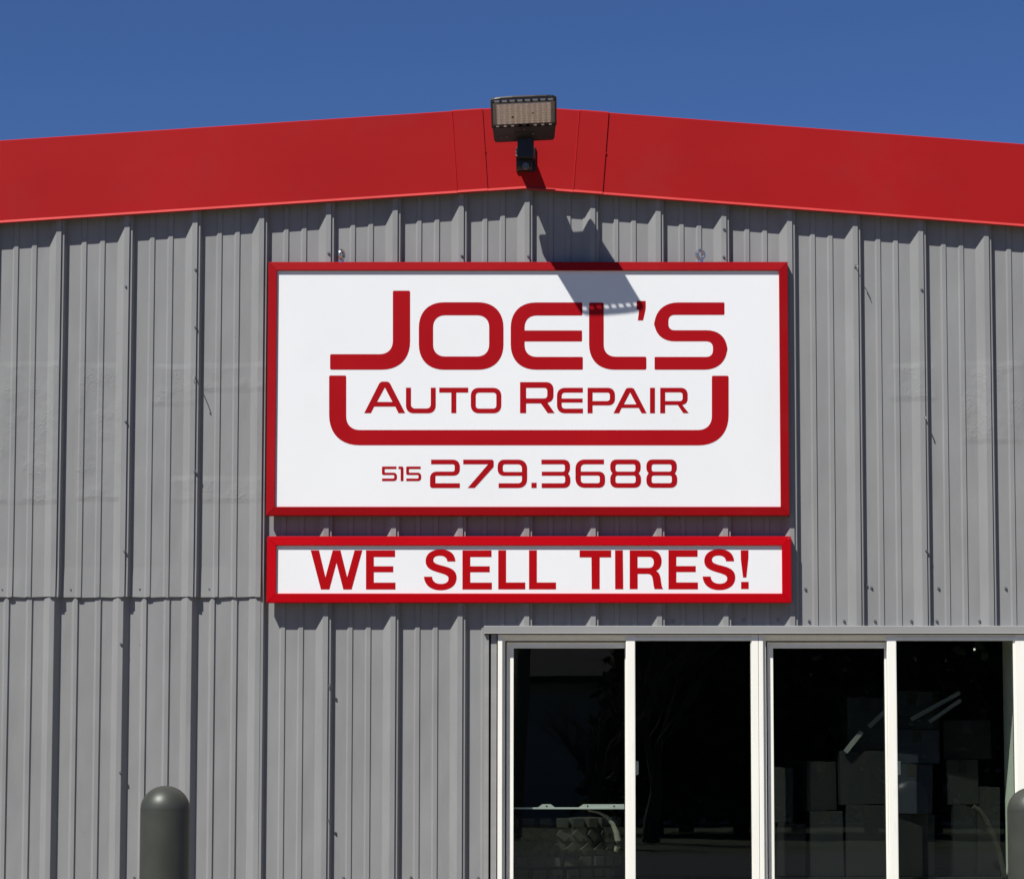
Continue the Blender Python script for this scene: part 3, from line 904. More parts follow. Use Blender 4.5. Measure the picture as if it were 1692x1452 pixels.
for dx in (0, 532):
    put('digit', [R([(608 + dx, 80, 95), (1056 + dx, 80, 95), (1056 + dx, 248, 42), (1026 + dx, 284, 3), (1062 + dx, 320, 42), (1062 + dx, 496, 100), (608 + dx, 496, 100),
                     (608 + dx, 320, 42), (642 + dx, 284, 3), (608 + dx, 248, 42)]),
                  R([(686 + dx, 150, 34), (978 + dx, 150, 34), (978 + dx, 258, 34), (686 + dx, 258, 34)]),
                  R([(686 + dx, 316, 34), (982 + dx, 316, 34), (982 + dx, 428, 34), (686 + dx, 428, 34)])], T7)
# WE SELL TIRES!
S8 = 1692 / 180.0
def putl(name, cs, ou, vshift=0):
    put(name, cs, (ou, 895 + vshift, S8), 'vinyl2', smallface)
putl('letter', [[(125, 130), (255, 130), (355, 548), (468, 130), (588, 130), (692, 548), (808, 130), (928, 130), (762, 738), (632, 738), (526, 326), (416, 738), (284, 738)]], 500)
def E(dx): return [[(984 + dx, 130), (1436 + dx, 130), (1436 + dx, 234), (1106 + dx, 234), (1106 + dx, 378), (1408 + dx, 378), (1408 + dx, 470), (1106 + dx, 470), (1106 + dx, 632),
                    (1442 + dx, 632), (1442 + dx, 738), (984 + dx, 738)]]
def Sx(dx, dy=0):
    def q(x, y): return (x + dx, y + dy)
    return [bez(q(682, 304), [
        (q(676, 180), q(590, 116), q(450, 116)), (q(310, 116), q(218, 190), q(218, 296)), (q(218, 392), q(280, 432), q(400, 468)),
        (q(520, 504), q(574, 516), q(574, 572)), (q(574, 622), q(530, 652), q(458, 652)), (q(372, 652), q(324, 612), q(318, 540)),
        q(192, 540), (q(200, 670), q(300, 750), q(452, 750)), (q(600, 750), q(700, 676), q(700, 556)), (q(700, 452), q(630, 408), q(520, 380)),
        (q(404, 350), q(338, 336), q(338, 282)), (q(338, 240), q(374, 214), q(440, 214)), (q(508, 214), q(548, 244), q(556, 304))])]
putl('letter', E(0), 500)
putl('letter', Sx(0), 680)
putl('letter', E(-194), 680)
def Lg(dx): return [[(218 + dx, 130), (340 + dx, 130), (340 + dx, 630), (638 + dx, 630), (638 + dx, 736), (218 + dx, 736)]]
putl('letter', Lg(0), 800)
putl('letter', Lg(478), 800)
putl('letter', [[(166, 130), (656, 130), (656, 240), (478, 240), (478, 734), (354, 734), (350, 240), (166, 240)]], 940)
putl('letter', [[(716, 130), (838, 130), (844, 734), (718, 734)]], 940)
putl('letter', [bez((944, 130), [(1270, 130), ((1376, 130), (1440, 196), (1440, 300)), ((1440, 372), (1410, 424), (1352, 452)), ((1406, 470), (1420, 530), (1428, 590)), ((1436, 650), (1440, 700), (1464, 732)),
                                 (1330, 732), ((1314, 690), (1312, 640), (1304, 590)), ((1292, 520), (1272, 496), (1216, 496)), (1068, 496), (1068, 732), (944, 732)]),
                bez((1066, 232), [(1240, 232), ((1290, 232), (1318, 262), (1318, 318)), ((1318, 374), (1290, 404), (1240, 404)), (1066, 404)])], 940)
putl('letter', E(-848), 1090, -0.3)
putl('letter', Sx(474, -3), 1090)
putl('exclamation_mark', [[(1258, 130), (1378, 130), (1378, 250), (1346, 552), (1294, 552), (1260, 270)], [(1264, 620), (1382, 620), (1382, 730), (1264, 730)]], 1090)

# lifting eyes on top of the big sign
for (u, yaw) in ((564.5, 1.15), (1157.5, 0.55)):
    b0 = at(u, 433, -0.053)
    e = MB()
    Rm = Matrix.Translation(b0 + Vector((0, 0, 0.034))) @ Matrix.Rotation(yaw, 4, 'Z') @ Matrix.Rotation(math.pi / 2, 4, 'X')
    tor = [(0.0195 + 0.0082 * math.cos(a), 0.0082 * math.sin(a)) for a in [2 * math.pi * k / 10 for k in range(10)]]
    e.lathe(tor, 20, Rm, close=True)
    e.cyl(b0 + Vector((0, 0, -0.01)), b0 + Vector((0, 0, 0.017)), 0.0095, n=12)
    e.cyl(b0 + Vector((0, 0, -0.002)), b0 + Vector((0, 0, 0.007)), 0.013, n=6)
    e.build('lifting_eye', M['steel'], big, smooth=True)

# ------------------------------------------------------------------ flood light on the gable
base = at(869, 262, FY)
fl = empty('flood_light', base, 'black flood light with pale lens on the peak of the red gable trim', 'flood light')
TILT = math.radians(20.5)
near = at(866.5, 235.0, -0.254)
HM = Matrix.Translation(near) @ Matrix.Rotation(-TILT, 4, 'X') @ Matrix.Rotation(math.radians(-3.0), 4, 'Y')
# local frame: x across, -y outward along the head, z up from the lit face
HW, HL = 0.1475, 0.342
def loft(m, secs):
    """sections (y, half width, z bottom, z top) joined along the head"""
    vs = []; fs = []
    for (y, w, z0, z1) in secs:
        vs += [(-w, -y, z0), (w, -y, z0), (w, -y, z1 - .004), (w - .006, -y, z1), (-w + .006, -y, z1), (-w, -y, z1 - .004)]
    for i in range(len(secs) - 1):
        for k in range(6):
            a = i * 6 + k; b = i * 6 + (k + 1) % 6
            fs.append((a, b, b + 6, a + 6))
    fs.append((5, 4, 3, 2, 1, 0)); e = (len(secs) - 1) * 6
    fs.append(tuple(e + k for k in range(6)))
    m.raw(vs, fs, HM)
h = MB()
loft(h, [(0, HW * .72, 0.006, 0.036), (0.002, HW * .82, 0.003, 0.044), (0.007, HW * .88, 0.001, 0.050), (0.016, HW * .92, 0.0, 0.054), (0.028, HW * .935, 0.0, 0.055), (0.122, HW * .97, 0.0, 0.050)])       # driver end
loft(h, [(0.141, HW * .975, 0.003, 0.034), (0.316, HW, 0.003, 0.012)])                                                                          # lamp end
loft(h, [(0.333, HW, 0.002, 0.010), (0.336, HW * .985, 0.002, 0.011), (0.340, HW * .945, 0.002, 0.012), (0.345, HW * .87, 0.002, 0.011), (0.349, HW * .70, 0.003, 0.010), (0.3515, HW * .35, 0.003, 0.010)])         # end bar
for k in range(9):
    x = -HW * .93 + k * (HW * 1.86 / 8)
    h.box(x - 0.0058, x + 0.0058, -0.3335, -0.3155, 0.003, 0.008, M=HM)
    h.box(x - 0.0095, x + 0.0095, -0.142, -0.121, 0.002, 0.030, M=HM)
for s in (-1, 1):
    loft_w = s * HW
    h.box(min(loft_w, loft_w - s * .008), max(loft_w, loft_w - s * .008), -0.335, -0.120, 0.0015, 0.0125, M=HM)
h.build('housing', M['lamp_black'], fl)
for k in range(15):                                   # cooling fins on the upper side
    x = -HW * .84 + k * (HW * 1.68 / 14)
    f = MB()
    vs = [(x - .0015, -0.296, 0.0125), (x - .0015, -0.145, 0.033), (x - .0015, -0.145, 0.050), (x - .0015, -0.280, 0.024),
          (x + .0015, -0.296, 0.0125), (x + .0015, -0.145, 0.033), (x + .0015, -0.145, 0.050), (x + .0015, -0.280, 0.024)]
    f.raw(vs, [(0, 1, 2, 3), (7, 6, 5, 4), (0, 4, 5, 1), (1, 5, 6, 2), (2, 6, 7, 3), (3, 7, 4, 0)], HM)
    f.build('cooling_fin', M['lamp_black'], fl)
for k in range(8):                                    # pale chips painting sunlight into the vents under the lens
    if k in (3, 4): continue
    x = -HW * .81 + k * (HW * 1.62 / 7)
    MB().box(x - 0.007, x + 0.006, -0.138, -0.126, 0.0005, 0.003, 0.0008, M=HM).build('vent_sun_chip', M['vent_glint'], fl)
r = MB()
r.box(-HW * .94, HW * .94, -0.313, -0.146, 0.0, 0.0035, 0.001, M=HM)
r.build('reflector', M['reflector'], fl)
l = MB()
l.box(-HW * .83, HW * .83, -0.308, -0.153, -0.0025, 0.001, 0.001, M=HM)
lens = l.build('lens', M['lens'], fl)
dm = MB()
for i in range(8):
    for j in range(10):
        x = -HW * .76 + j * (HW * 1.52 / 9); y = -0.161 - i * (0.139 / 7)
        dm.lathe([(0.0001, -0.0065), (0.0045, -0.0058), (0.0075, -0.0024)], 10, HM @ Matrix.Translation((x, y, 0)))
do = dm.build('lens_element', M['lens_dot'], lens, smooth=True); do['kind'] = 'stuff'
for (x, y) in ((-0.050, -0.207), (0.040, -0.235)):
    MB().cyl((x, y, -0.003), (x, y, -0.0070), 0.0045, n=10, M=HM).build('lens_screw', M['black'], lens)
MB().box(-0.045, 0.02, -0.080, -0.048, -0.002, 0.0005, 0.0006, M=HM).build('cover_plate', M['black'], fl)
for (x, y) in ((-0.105, -0.050), (-0.078, -0.050), (0.04, -0.065), (0.0, -0.104), (0.0, -0.018)):
    MB().cyl((x, y, 0.001), (x, y, -0.003), 0.0045, n=10, M=HM).build('cover_screw', M['zinc_dark'], fl)
# arm and knuckle
k = MB()
def slab(m, x0, x1, pts, bev=0.005):
    """a plate of side outline pts (y, z) from x0 to x1"""
    n = len(pts)
    b = bmesh.new()
    A = [b.verts.new((x0, y, z)) for y, z in pts]; B = [b.verts.new((x1, y, z)) for y, z in pts]
    b.faces.new(A); b.faces.new(B[::-1])
    for i in range(n): b.faces.new((A[i], B[i], B[(i + 1) % n], A[(i + 1) % n]))
    bmesh.ops.recalc_face_normals(b, faces=b.faces)
    bmesh.ops.bevel(b, geom=list(b.edges), offset=bev, segments=2, profile=.6, affect='EDGES')
    m._add(b, None)
ya = -0.235
zf0, zf1 = Z(262, ya - .03), Z(228, ya - .03)
slab(k, base.x - 0.036, base.x + 0.038, [(ya - .045, zf0), (ya - .045, zf1), (ya + .05, zf1 + .02), (ya + .06, zf0 + .01)])
zb0, zb1 = Z(283, FY - .02), Z(246, FY - .02)
zk0 = Z(280, ya)
slab(k, base.x - 0.038, base.x + 0.026, [(ya - .004, zk0 + .008), (ya - .004, zf0 + .02), (FY - 0.013, zb1), (FY - 0.013, zb0 + .012), (FY - .05, zb0 + .008)], .006)
k.cyl((base.x - 0.042, ya + 0.03, zk0 + .036), (base.x + 0.0305, ya + 0.03, zk0 + .036), 0.032, n=24)
k.build('arm', M['lamp_black'], fl)
mp = MB()
mp.box(base.x - 0.045, base.x + 0.045, FY - 0.014, FY - 0.0015, zb0, zb1 + .01, 0.003)
mp.build('mounting_plate', M['lamp_black'], fl)
bo = MB()
pb = at(868.6, 274, ya - 0.006)
bo.cyl(pb, pb + Vector((0, 0.02, 0)), 0.0155, n=20)
bo.cyl(pb + Vector((0, -0.004, 0)), pb, 0.011, 0.0125, n=20)
bo.build('pivot_bolt', M['zinc_dark'], fl)
for v in (250.4, 255.3):
    p = at(853.4, v, ya - 0.03)
    b_ = MB()
    b_.lathe([(0.0001, 0.006), (0.004, 0.005), (0.006, 0.002), (0.0062, -0.012)], 12, Matrix.Translation(p) @ Matrix.Rotation(math.radians(-45), 4, 'Z') @ Matrix.Rotation(math.radians(75), 4, 'X'))
    b_.build('clamp_bolt', M['steel'], fl, smooth=True)

# ------------------------------------------------------------------ wire hooks left on the wall
def hook(name, pts, r, label, plate=None, mat='screw'):
    p0 = Vector(pts[0])
    o = empty(name, p0, label, 'hook', 'wire hooks left on the wall')
    MB().tube(pts, r, 8).build('wire', M[mat], o, smooth=True)
    if plate:
        u, v, w = plate
        p = at(u, v, -RIB_H - 0.001)
        MB().box(p.x - w, p.x + w, p.y - 0.003, p.y + 0.002, p.z - w * .8, p.z + w * .8, 0.001).build('plate', M['siding'], o)
    return o
p = at(322, 623, -RIB_H)
hook('wire_hook', [p + Vector(q) for q in ((0, 0.003, 0.004), (0.0, -0.02, 0.002), (0.002, -0.040, -0.006), (0.004, -0.052, -0.018), (0.006, -0.050, -0.030), (0.006, -0.042, -0.036))], 0.0022,
     'grey wire hook on the rib left of the big sign, casting a curved shadow', (322, 624, 0.006), 'siding')
p = at(1413, 440, -RIB_H)
hook('wire_hook', [p + Vector(q) for q in ((-0.004, 0.003, 0.002), (-0.002, -0.006, 0.0), (0.004, -0.030, 0.006), (0.006, -0.05, 0.0), (0.008, -0.054, -0.012), (0.010, -0.04, -0.014), (0.006, -0.030, -0.006))], 0.0018,
     'bent wire hook on a rib just below the red trim, right of the big sign', (1413, 441, 0.005), 'siding')
p = at(1528, 689, -RIB_H)
hook('wire_hook', [p + Vector(q) for q in ((0, 0.003, 0), (0, -0.014, 0.0), (0.001, -0.024, -0.004), (0.002, -0.026, -0.012))], 0.0032,
     'short stubby bolt hook on a rib, halfway down at the right of the big sign', None, 'zinc')

# ------------------------------------------------------------------ bollards
BY = -1.78
def bollard(u, vtop, label):
    c = at(u, 1380, BY); top = at(u, vtop, BY).z
    rad = 40.6 * (BY - CAM.y) / FPX
    o = empty('bollard', (c.x, BY, 0), label, 'bollard', 'bollards standing before the wall')
    prof = [(rad * 1.02, 0.0), (rad * 1.012, top - rad - 0.004), (rad * 1.0, top - rad - 0.002), (rad * 1.0, top - rad + 0.002)]
    b1 = MB(); b1.lathe([(rad * 1.0, 0.0), (rad, top - rad * .95 - 0.0015)], 56, Matrix.Translation((c.x, BY, 0)))
    b1.build('post', M['bollard'], o, smooth=True)
    dome = [(rad * 0.999, top - rad * .95 - 0.0012)] + [(rad * math.cos(a), top - rad * .95 + rad * .95 * math.sin(a)) for a in [math.pi / 2 * k / 16 for k in range(0, 16)]] + [(0.0005, top)]
    b2 = MB(); b2.lathe(dome, 56, Matrix.Translation((c.x, BY, 0)))
    b2.build('domed_cap', M['bollard'], o, smooth=True)
    b3 = MB(); b3.lathe([(rad * 1.06, 0.0), (rad * 1.06, 0.02), (rad * 0.99, 0.025)], 40, Matrix.Translation((c.x, BY, 0)))
    b3.build('base_ring', M['concrete'], o)
    return o
bollard(272.5, 1297.5, 'dark grey domed bollard in front of the ribbed wall, left of the windows')
bollard(1706, 1300, 'dark grey domed bollard at the right edge, in front of the last window pane')

# ------------------------------------------------------------------ things behind the glass
# tires lying flat in a stack
def tire(cx, cy, z0, wid, rad, label):
    o = empty('tire', (cx, cy, z0), label, 'tire', 'tires stacked behind the window')
    c = MB()
    hw = wid / 2
    prof = [(rad * .56, -hw * .72), (rad * .60, -hw * .9), (rad * .78, -hw * 1.0), (rad * .93, -hw * .92), (rad * .965, -hw * .75), (rad * .97, 0), (rad * .965, hw * .75), (rad * .93, hw * .92), (rad * .78, hw), (rad * .60, hw * .9), (rad * .56, hw * .72)]
    c.lathe(prof, 48, Matrix.Translation((cx, cy, z0 + hw)))
    c.build('carcass', M['rubber'], o, smooth=True)
    t = MB()
    nb = 28
    for k in range(nb):
        a = 2 * math.pi * k / nb
        A = Matrix.Translation((cx, cy, z0 + hw)) @ Matrix.Rotation(a, 4, 'Z')
        w2 = rad * math.pi / nb
        for s, ph in ((1, 0.0), (-1, 0.5)):
            B = Matrix.Rotation(ph * 2 * math.pi / nb, 4, 'Z')
            t.box(rad * .93, rad * 1.0, -w2 * .72, w2 * .72, min(s * hw * .58, s * hw * .97), max(s * hw * .58, s * hw * .97), 0.004, A @ B)
            t.box(rad * .95, rad * 1.0, -w2 * .42, w2 * .42, -hw * .24, hw * .24, 0.003,
                  A @ B @ Matrix.Translation((0, 0, s * hw * .27)) @ Matrix.Rotation(s * math.radians(52), 4, 'X'))
    t.build('tread_block', M['rubber'], o)
    return o
tc = at(902, 1400, 0.62)
tz = Z(1432, 0.30)
tire(tc.x, 0.62, tz, Z(1350, 0.26) - tz, 0.36, 'chunky off-road tire on top of the stack behind the leftmost window pane')
tire(tc.x - 0.03, 0.64, tz - 0.235, 0.23, 0.36, 'lower off-road tire of the stack behind the leftmost window pane')
# stand below the tires so that they rest on something
st = empty('tire_stand', (tc.x, 0.65, 0.005), 'dark low stand under the stacked tires behind the window', 'stand')
s_ = MB(); s_.box(tc.x - 0.4, tc.x + 0.4, 0.3, 1.0, tz - 0.265, tz - 0.236, 0.003); s_.build('top', M['darkbox'], st)
for dx in (-.36, .36):
    for dy in (0.34, 0.96):
        box('leg', tc.x + dx - .02, tc.x + dx + .02, dy - .02, dy + .02, 0.005, tz - 0.2655, M['darkbox'], st)
# perforated rail across the pane
ry = 0.13
rl = empty('metal_rail', at(940, 1336, ry), 'pale metal rail with two punched raised tabs, inside the leftmost pane', 'rail')
u0, u1 = 843, 1040
zb, zm, ztp = Z(1336.2, ry), Z(1333.3, ry), Z(1328, ry)
MB().box(X(u0, 1330, ry), X(u1, 1330, ry), ry, ry + 0.03, zb, zm, 0.0006).build('ledge', M['alu'], rl)
def tab(ua, ub, uc, ud):
    vs = []
    for y in (ry + 0.0008, ry + 0.004):
        vs += [(X(ua, 1332, ry), y, zm), (X(ub, 1332, ry), y, ztp), (X(uc, 1332, ry), y, ztp), (X(ud, 1332, ry), y, zm)]
    fs = [(0, 1, 2, 3), (7, 6, 5, 4), (0, 4, 5, 1), (1, 5, 6, 2), (2, 6, 7, 3), (3, 7, 4, 0)]
    m = MB(); m.raw(vs, fs); m.build('tab', M['alu'], rl)
tab(889, 896, 910, 917); tab(956, 964, 1031, 1033)
for u in (903.3, 971, 1014.5):
    p = at(u, 1331.3, ry)
    MB().cyl(p + Vector((0, 0.0006, 0)), p + Vector((0, -0.0012, 0)), 0.0038, n=12).build('bolt', M['black'], rl)
# pale curved strip beside the tire
pts = []
for (u, v) in ((972, 1338.5), (990, 1342), (1003, 1349), (1012, 1360), (1018, 1374), (1021, 1388), (1020, 1398), (1017, 1406)):
    pts.append(at(u, v, 0.17))
cs_ = MB().tube(pts, [0.003, 0.006, 0.009, 0.011, 0.013, 0.015, 0.014, 0.008], 10).build('curved_strip', M['pale_rubber'], None, smooth=True)
tag(cs_, 'pale curved plastic strip hooked under the rail beside the tire', 'strip')

# cartons and clutter on a shelf behind the right-hand window
SH = Z(1448, 0.3)
shelf = empty('storage_shelf', (X(1480, 1400, 0.4), 0.45, 0.005), 'dark storage shelf behind the right-hand window', 'shelf')
sx0, sx1 = X(1262, 1400, 0.25), X(1676, 1400, 0.25)
box('board', sx0, sx1, 0.24, 0.80, SH - 0.02, SH, M['darkbox'], shelf, 0.002)
for x in (sx0 + .02, sx1 - .02):
    for y in (0.26, 0.78):
        box('leg', x - .015, x + .015, y - .015, y + .015, 0.005, SH - 0.0205, M['darkbox'], shelf)
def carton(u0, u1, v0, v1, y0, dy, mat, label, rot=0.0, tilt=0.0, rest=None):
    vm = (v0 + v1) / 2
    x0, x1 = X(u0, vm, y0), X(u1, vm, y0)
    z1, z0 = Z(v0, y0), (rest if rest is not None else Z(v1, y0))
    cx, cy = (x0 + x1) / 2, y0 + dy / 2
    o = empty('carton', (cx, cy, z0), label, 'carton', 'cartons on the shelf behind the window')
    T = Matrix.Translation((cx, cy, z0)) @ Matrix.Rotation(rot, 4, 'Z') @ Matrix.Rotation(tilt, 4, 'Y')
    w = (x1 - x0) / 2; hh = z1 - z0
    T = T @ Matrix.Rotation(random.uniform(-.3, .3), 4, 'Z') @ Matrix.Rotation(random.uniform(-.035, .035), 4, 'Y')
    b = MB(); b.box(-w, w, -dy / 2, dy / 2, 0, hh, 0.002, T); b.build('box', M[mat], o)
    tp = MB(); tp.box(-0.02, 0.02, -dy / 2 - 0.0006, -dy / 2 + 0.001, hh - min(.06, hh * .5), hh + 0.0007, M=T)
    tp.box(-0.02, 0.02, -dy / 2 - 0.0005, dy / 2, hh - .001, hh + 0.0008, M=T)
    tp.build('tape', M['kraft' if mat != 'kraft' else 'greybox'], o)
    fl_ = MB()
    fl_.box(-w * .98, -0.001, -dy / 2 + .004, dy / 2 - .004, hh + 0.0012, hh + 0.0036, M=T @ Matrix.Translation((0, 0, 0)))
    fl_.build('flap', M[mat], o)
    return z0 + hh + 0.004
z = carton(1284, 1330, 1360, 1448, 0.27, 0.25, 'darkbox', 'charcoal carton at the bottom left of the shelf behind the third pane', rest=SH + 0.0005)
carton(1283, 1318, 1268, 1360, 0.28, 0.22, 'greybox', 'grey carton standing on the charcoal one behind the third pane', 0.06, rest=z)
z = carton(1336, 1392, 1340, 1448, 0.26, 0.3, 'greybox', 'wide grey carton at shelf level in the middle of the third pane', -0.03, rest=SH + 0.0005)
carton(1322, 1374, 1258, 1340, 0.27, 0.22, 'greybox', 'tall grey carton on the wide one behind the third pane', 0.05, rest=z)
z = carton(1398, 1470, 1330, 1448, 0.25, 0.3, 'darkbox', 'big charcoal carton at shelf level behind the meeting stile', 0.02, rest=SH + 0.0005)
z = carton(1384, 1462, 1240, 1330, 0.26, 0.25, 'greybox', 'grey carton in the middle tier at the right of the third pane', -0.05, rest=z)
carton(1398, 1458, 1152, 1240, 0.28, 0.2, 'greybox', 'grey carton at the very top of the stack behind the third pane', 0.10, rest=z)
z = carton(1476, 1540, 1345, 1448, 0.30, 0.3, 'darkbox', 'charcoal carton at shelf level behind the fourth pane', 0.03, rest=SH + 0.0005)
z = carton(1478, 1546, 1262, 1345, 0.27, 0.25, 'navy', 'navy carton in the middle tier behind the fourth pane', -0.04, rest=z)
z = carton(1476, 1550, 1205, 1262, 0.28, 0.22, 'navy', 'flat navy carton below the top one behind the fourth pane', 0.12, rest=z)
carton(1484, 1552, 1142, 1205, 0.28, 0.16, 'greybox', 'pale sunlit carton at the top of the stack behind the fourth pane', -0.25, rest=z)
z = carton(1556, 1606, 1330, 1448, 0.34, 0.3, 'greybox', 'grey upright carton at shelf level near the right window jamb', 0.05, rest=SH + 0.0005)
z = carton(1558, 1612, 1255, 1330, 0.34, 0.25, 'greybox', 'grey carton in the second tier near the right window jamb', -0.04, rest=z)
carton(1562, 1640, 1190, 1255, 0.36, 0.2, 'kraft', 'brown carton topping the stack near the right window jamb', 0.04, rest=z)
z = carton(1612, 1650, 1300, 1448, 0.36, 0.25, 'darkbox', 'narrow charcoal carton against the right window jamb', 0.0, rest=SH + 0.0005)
# pale strips added in place of sun patches on the cartons
def sunpatch(p, q, y, w, label):
    a, b = at(*p, y), at(*q, y)
    d = (b - a).normalized(); nrm = Vector((-d.z, 0, d.x)) * w / 2
    vs = []
    for yy in (0.0, 0.014):
        o_ = Vector((0, yy, 0))
        vs += [a - nrm + o_, b - nrm + o_, b + nrm + o_, a + nrm + o_]
    m = MB(); m.raw(vs, [(0, 1, 2, 3), (7, 6, 5, 4), (0, 4, 5, 1), (1, 5, 6, 2), (2, 6, 7, 3), (3, 7, 4, 0)])
    o = m.build('sun_patch_strip', M['sunpatch'])
    tag(o, label, 'sunpatch', 'strips standing in for sun on the cartons')
sunpatch((1506, 1188), (1586, 1144), 0.235, 0.019, 'upper of two parallel pale strips standing in for sunlight across the fourth pane')
sunpatch((1536, 1192), (1588, 1156), 0.205, 0.017, 'lower of two parallel pale strips standing in for sunlight across the fourth pane')
sunpatch((1397, 1242), (1424, 1208), 0.225, 0.022, 'short pale strip standing in for sunlight low in the third pane')
sunpatch((1436, 1200), (1466, 1172), 0.225, 0.020, 'short pale strip standing in for sunlight beside the stile in the third pane')
# hose
hp = [at(u, v, 0.20 + k * .004) for k, (u, v) in enumerate(((1608, 1332), (1618, 1338), (1630, 1356), (1641, 1380), (1650, 1405), (1656, 1430), (1660, 1448)))]
ho = MB().tube(hp, 0.012, 10).build('rubber_hose', M['rubber'], None, smooth=True)
tag(ho, 'black rubber hose curving down behind the fourth pane', 'hose')
# small ceiling lamp far inside
cl = empty('ceiling_lamp', at(1610, 1072.5, 5.0), 'tiny lit ceiling lamp deep inside, seen through the fourth pane', 'lamp')
p = at(1610, 1072.5, 5.0)
lm, lt, lb = nt('lit_bulb')
lb.inputs['Emission Color'].default_value = (1, 0.95, 0.85, 1); lb.inputs['Emission Strength'].default_value = 0.7
MB().lathe([(0.0003, -0.008), (0.006, -0.005), (0.008, 0.0), (0.006, 0.005), (0.0025, 0.008)], 16, Matrix.Translation(p)).build('bulb', lm, cl, smooth=True)
MB().cyl(p + Vector((0, 0, .0075)), (p.x, p.y, RZT), 0.008, n=8).build('stem', M['black'], cl)

# ------------------------------------------------------------------ across the street (seen mirrored in the panes)
def far(u, v, Yd):
    q = at(u, v, Yd); return Vector((q.x, -Yd, q.z))
hs = empty('house', (6.0, -52, 0), 'pale sided house across the street, mirrored in the window panes', 'house')
hx0_, hx1_, hy = -6.0, 17.0, -50.0
wl = MB(); wl.box(hx0_, hx1_, hy - 8, hy, 0, 3.6); wl.build('wall', M['house'], hs)
for k in range(18):
    z = 0.2 + k * 0.19
    box('siding_board', hx0_ - .01, hx1_ + .01, hy - 0.001, hy + 0.02, z, z + 0.17, M['house'], hs)
rf = MB(); vs = [(hx0_ - .4, hy + .5, 3.5), (hx1_ + .4, hy + .5, 3.5), (hx1_ + .4, hy - 4, 6.3), (hx0_ - .4, hy - 4, 6.3), (hx0_ - .4, hy - 8.5, 3.5), (hx1_ + .4, hy - 8.5, 3.5),
                 (hx0_ - .4, hy + .5, 3.35), (hx1_ + .4, hy + .5, 3.35), (hx0_ - .4, hy - 8.5, 3.35), (hx1_ + .4, hy - 8.5, 3.35)]
rf.raw(vs, [(0, 1, 2, 3), (3, 2, 5, 4), (0, 6, 7, 1), (6, 8, 9, 7), (4, 5, 9, 8), (0, 3, 4, 8, 6), (1, 7, 9, 5, 2)])
rf.build('roof', M['shingle'], hs)
for x in (-3, 2.5, 9.5, 14):
    box('window', x - .6, x + .6, hy + .021, hy + .05, 1.0, 2.4, M['black'], hs)
po = empty('utility_pole', far(862, 1300, 38), 'weathered wooden utility pole mirrored at the left of the first pane', 'pole')
a = far(853, 1300, 38); b = far(866, 1060, 38)
d = (b - a) / (b.z - a.z)
MB().cyl(a - d * a.z, a + d * 7.5, 0.16, 0.11, 16).build('post', M['pole'], po)
q = a + d * 7.0
box('crossarm', q.x - 1.1, q.x + 1.1, q.y - .06, q.y + .06, q.z - .06, q.z + .06, M['pole'], po)
for s in (-1, -.4, .4, 1):
    w = MB(); w.tube([(q.x + s, q.y + t * 0 , q.z + .1 - 0.5 * math.sin(math.pi * t) - 0.001 * t) + Vector((t * 40, 0, 0)) if False else Vector((q.x + s + t * 40, q.y, q.z + .1 - 0.9 * math.sin(math.pi * t))) for t in [k / 12 for k in range(13)]], 0.012, 5)
    w.build('wire', M['black'], po)

def bare_tree(x, y, hgt, seed, label):
    rnd = random.Random(seed)
    o = empty('bare_tree', (x, y, 0), label, 'tree', 'trees across the street')
    tr = MB(); lim = MB()
    def grow(p, d, length, r, depth, mb):
        pts = [p]; rr = [r]
        n = 4
        q = p.copy(); dd = d.copy()
        for k in range(n):
            dd = (dd + Vector((rnd.uniform(-.22, .22), rnd.uniform(-.22, .22), rnd.uniform(-.02, .16)))).normalized()
            q = q + dd * length / n
            pts.append(q.copy()); rr.append(r * (1 - 0.55 * (k + 1) / n))
        mb.tube(pts, rr, 7 if depth < 2 else 4)
        if depth >= 5: return
        for k in range(rnd.choice((3, 4, 5)) if depth < 4 else 3):
            i = rnd.randint(1, n)
            nd = (dd + Vector((rnd.uniform(-1, 1), rnd.uniform(-1, 1), rnd.uniform(-.25, .7))) * 0.85).normalized()
            grow(pts[i], nd, length * rnd.uniform(.55, .8), rr[i] * .62, depth + 1, lim)
    grow(Vector((x, y, 0)), Vector((0, 0, 1)), hgt * .2, hgt * .02, 0, tr)
    tr.build('trunk', M['bark'], o); lim.build('crown', M['bark'], o)
    return o
t1 = far(1004, 1250, 33)
bare_tree(t1.x - .2, -33, 8.5, 11, 'spreading bare tree mirrored in the first pane')
bare_tree(far(1075, 1250, 36).x, -36, 9.0, 5, 'tall bare tree mirrored in the second pane')

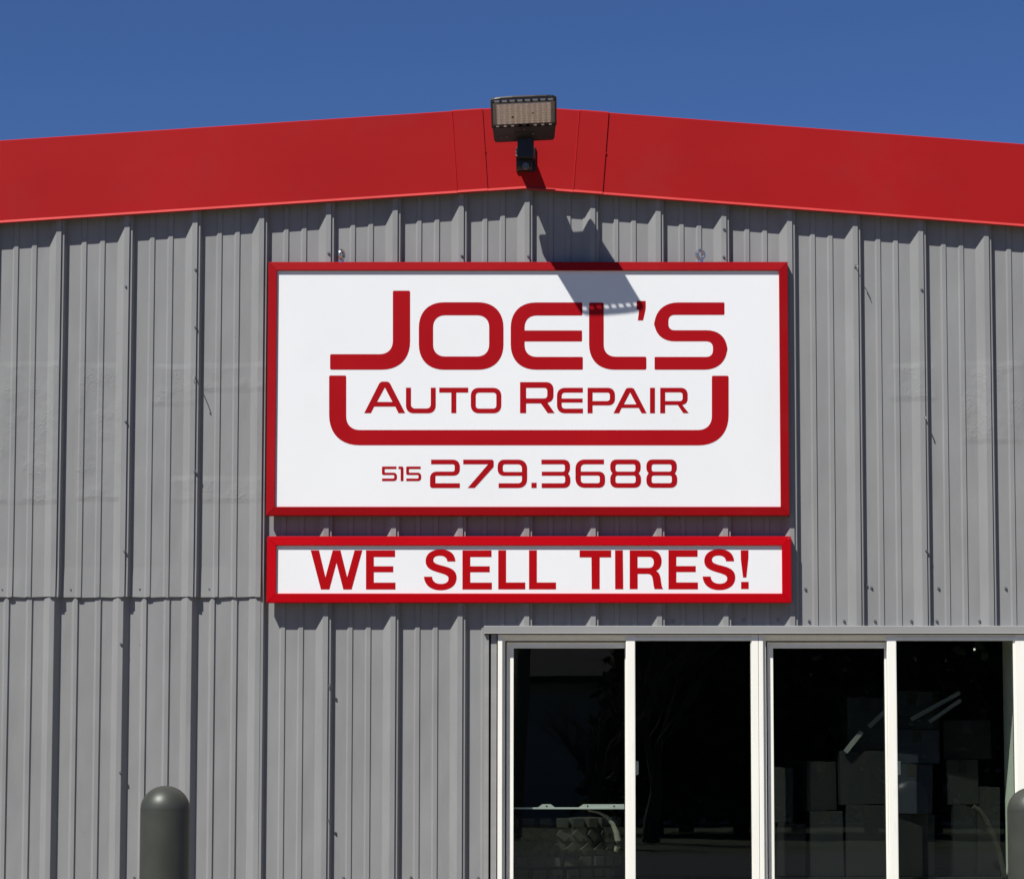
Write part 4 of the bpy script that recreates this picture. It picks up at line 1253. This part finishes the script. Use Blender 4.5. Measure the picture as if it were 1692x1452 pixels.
def evergreen(x, y, hgt, rad, seed, label):
    rnd = random.Random(seed)
    o = empty('evergreen_tree', (x, y, 0), label, 'tree', 'trees across the street')
    MB().cyl((x, y, 0), (x, y, hgt * .95), 0.16, 0.03, 8).build('trunk', M['bark'], o)
    c = MB(); vs = []; fs = []
    for k in range(2600):
        t = rnd.random() ** 0.8
        z = 0.25 + t * (hgt - .25)
        r = rad * (1 - t) ** .7 * math.sqrt(rnd.random()) * rnd.uniform(.75, 1.1) + .05
        a = rnd.uniform(0, 2 * math.pi)
        p = Vector((x + r * math.cos(a), y + r * math.sin(a), z))
        s = rnd.uniform(.12, .26)
        u_ = Vector((rnd.uniform(-1, 1), rnd.uniform(-1, 1), rnd.uniform(-1, .3))).normalized()
        v_ = u_.cross(Vector((rnd.uniform(-1, 1), rnd.uniform(-1, 1), rnd.uniform(-1, 1)))).normalized()
        i = len(vs)
        vs += [p - u_ * s, p + v_ * s * .5, p + u_ * s, p - v_ * s * .5]
        fs.append((i, i + 1, i + 2, i + 3))
    mesh_obj('crown', vs, fs, M['evergreen'], o)
for k, (u, hgt, rad, lab) in enumerate(((1085, 6.5, 1.7, 'narrow evergreen mirrored at the left of the second pane'), (1140, 7.5, 2.2, 'dense evergreen mirrored in the middle of the second pane'),
                                   (1225, 6.8, 2.0, 'dense evergreen mirrored at the right of the second pane'), (1330, 7.2, 2.2, 'dense evergreen mirrored in the third pane'),
                                   (1440, 6.6, 2.0, 'dense evergreen mirrored behind the third meeting stile'), (1560, 7.5, 2.3, 'dense evergreen mirrored in the fourth pane'),
                                   (1670, 7.0, 2.1, 'dense evergreen mirrored at the right edge of the fourth pane'))):
    q = far(u, 1250, 41)
    evergreen(q.x, -41 - (k % 2) * 1.5, hgt, rad, 20 + k, lab)

# far-off belt of trees closing the view behind the street
rnd = random.Random(99)
vs = []; fs = []
for k in range(26000):
    x = rnd.uniform(-110, 110)
    top = 6.5 + 2.2 * math.sin(x * .21) + 1.4 * math.sin(x * .67 + 1) + 0.8 * math.sin(x * 1.9)
    p = Vector((x, rnd.uniform(-78, -72), rnd.random() ** .8 * top))
    s_ = rnd.uniform(.35, .8)
    u_ = Vector((rnd.uniform(-1, 1), rnd.uniform(-1, 1), rnd.uniform(-1, 1))).normalized()
    v_ = u_.cross(Vector((rnd.uniform(-1, 1), rnd.uniform(-1, 1), rnd.uniform(-1, 1)))).normalized()
    i = len(vs)
    vs += [p - u_ * s_, p + v_ * s_ * .6, p + u_ * s_, p - v_ * s_ * .6]
    fs.append((i, i + 1, i + 2, i + 3))
wood = mesh_obj('distant_trees', vs, fs, M['evergreen'])
tag(wood, 'dark far-off belt of trees beyond the street', 'trees', kind='stuff')
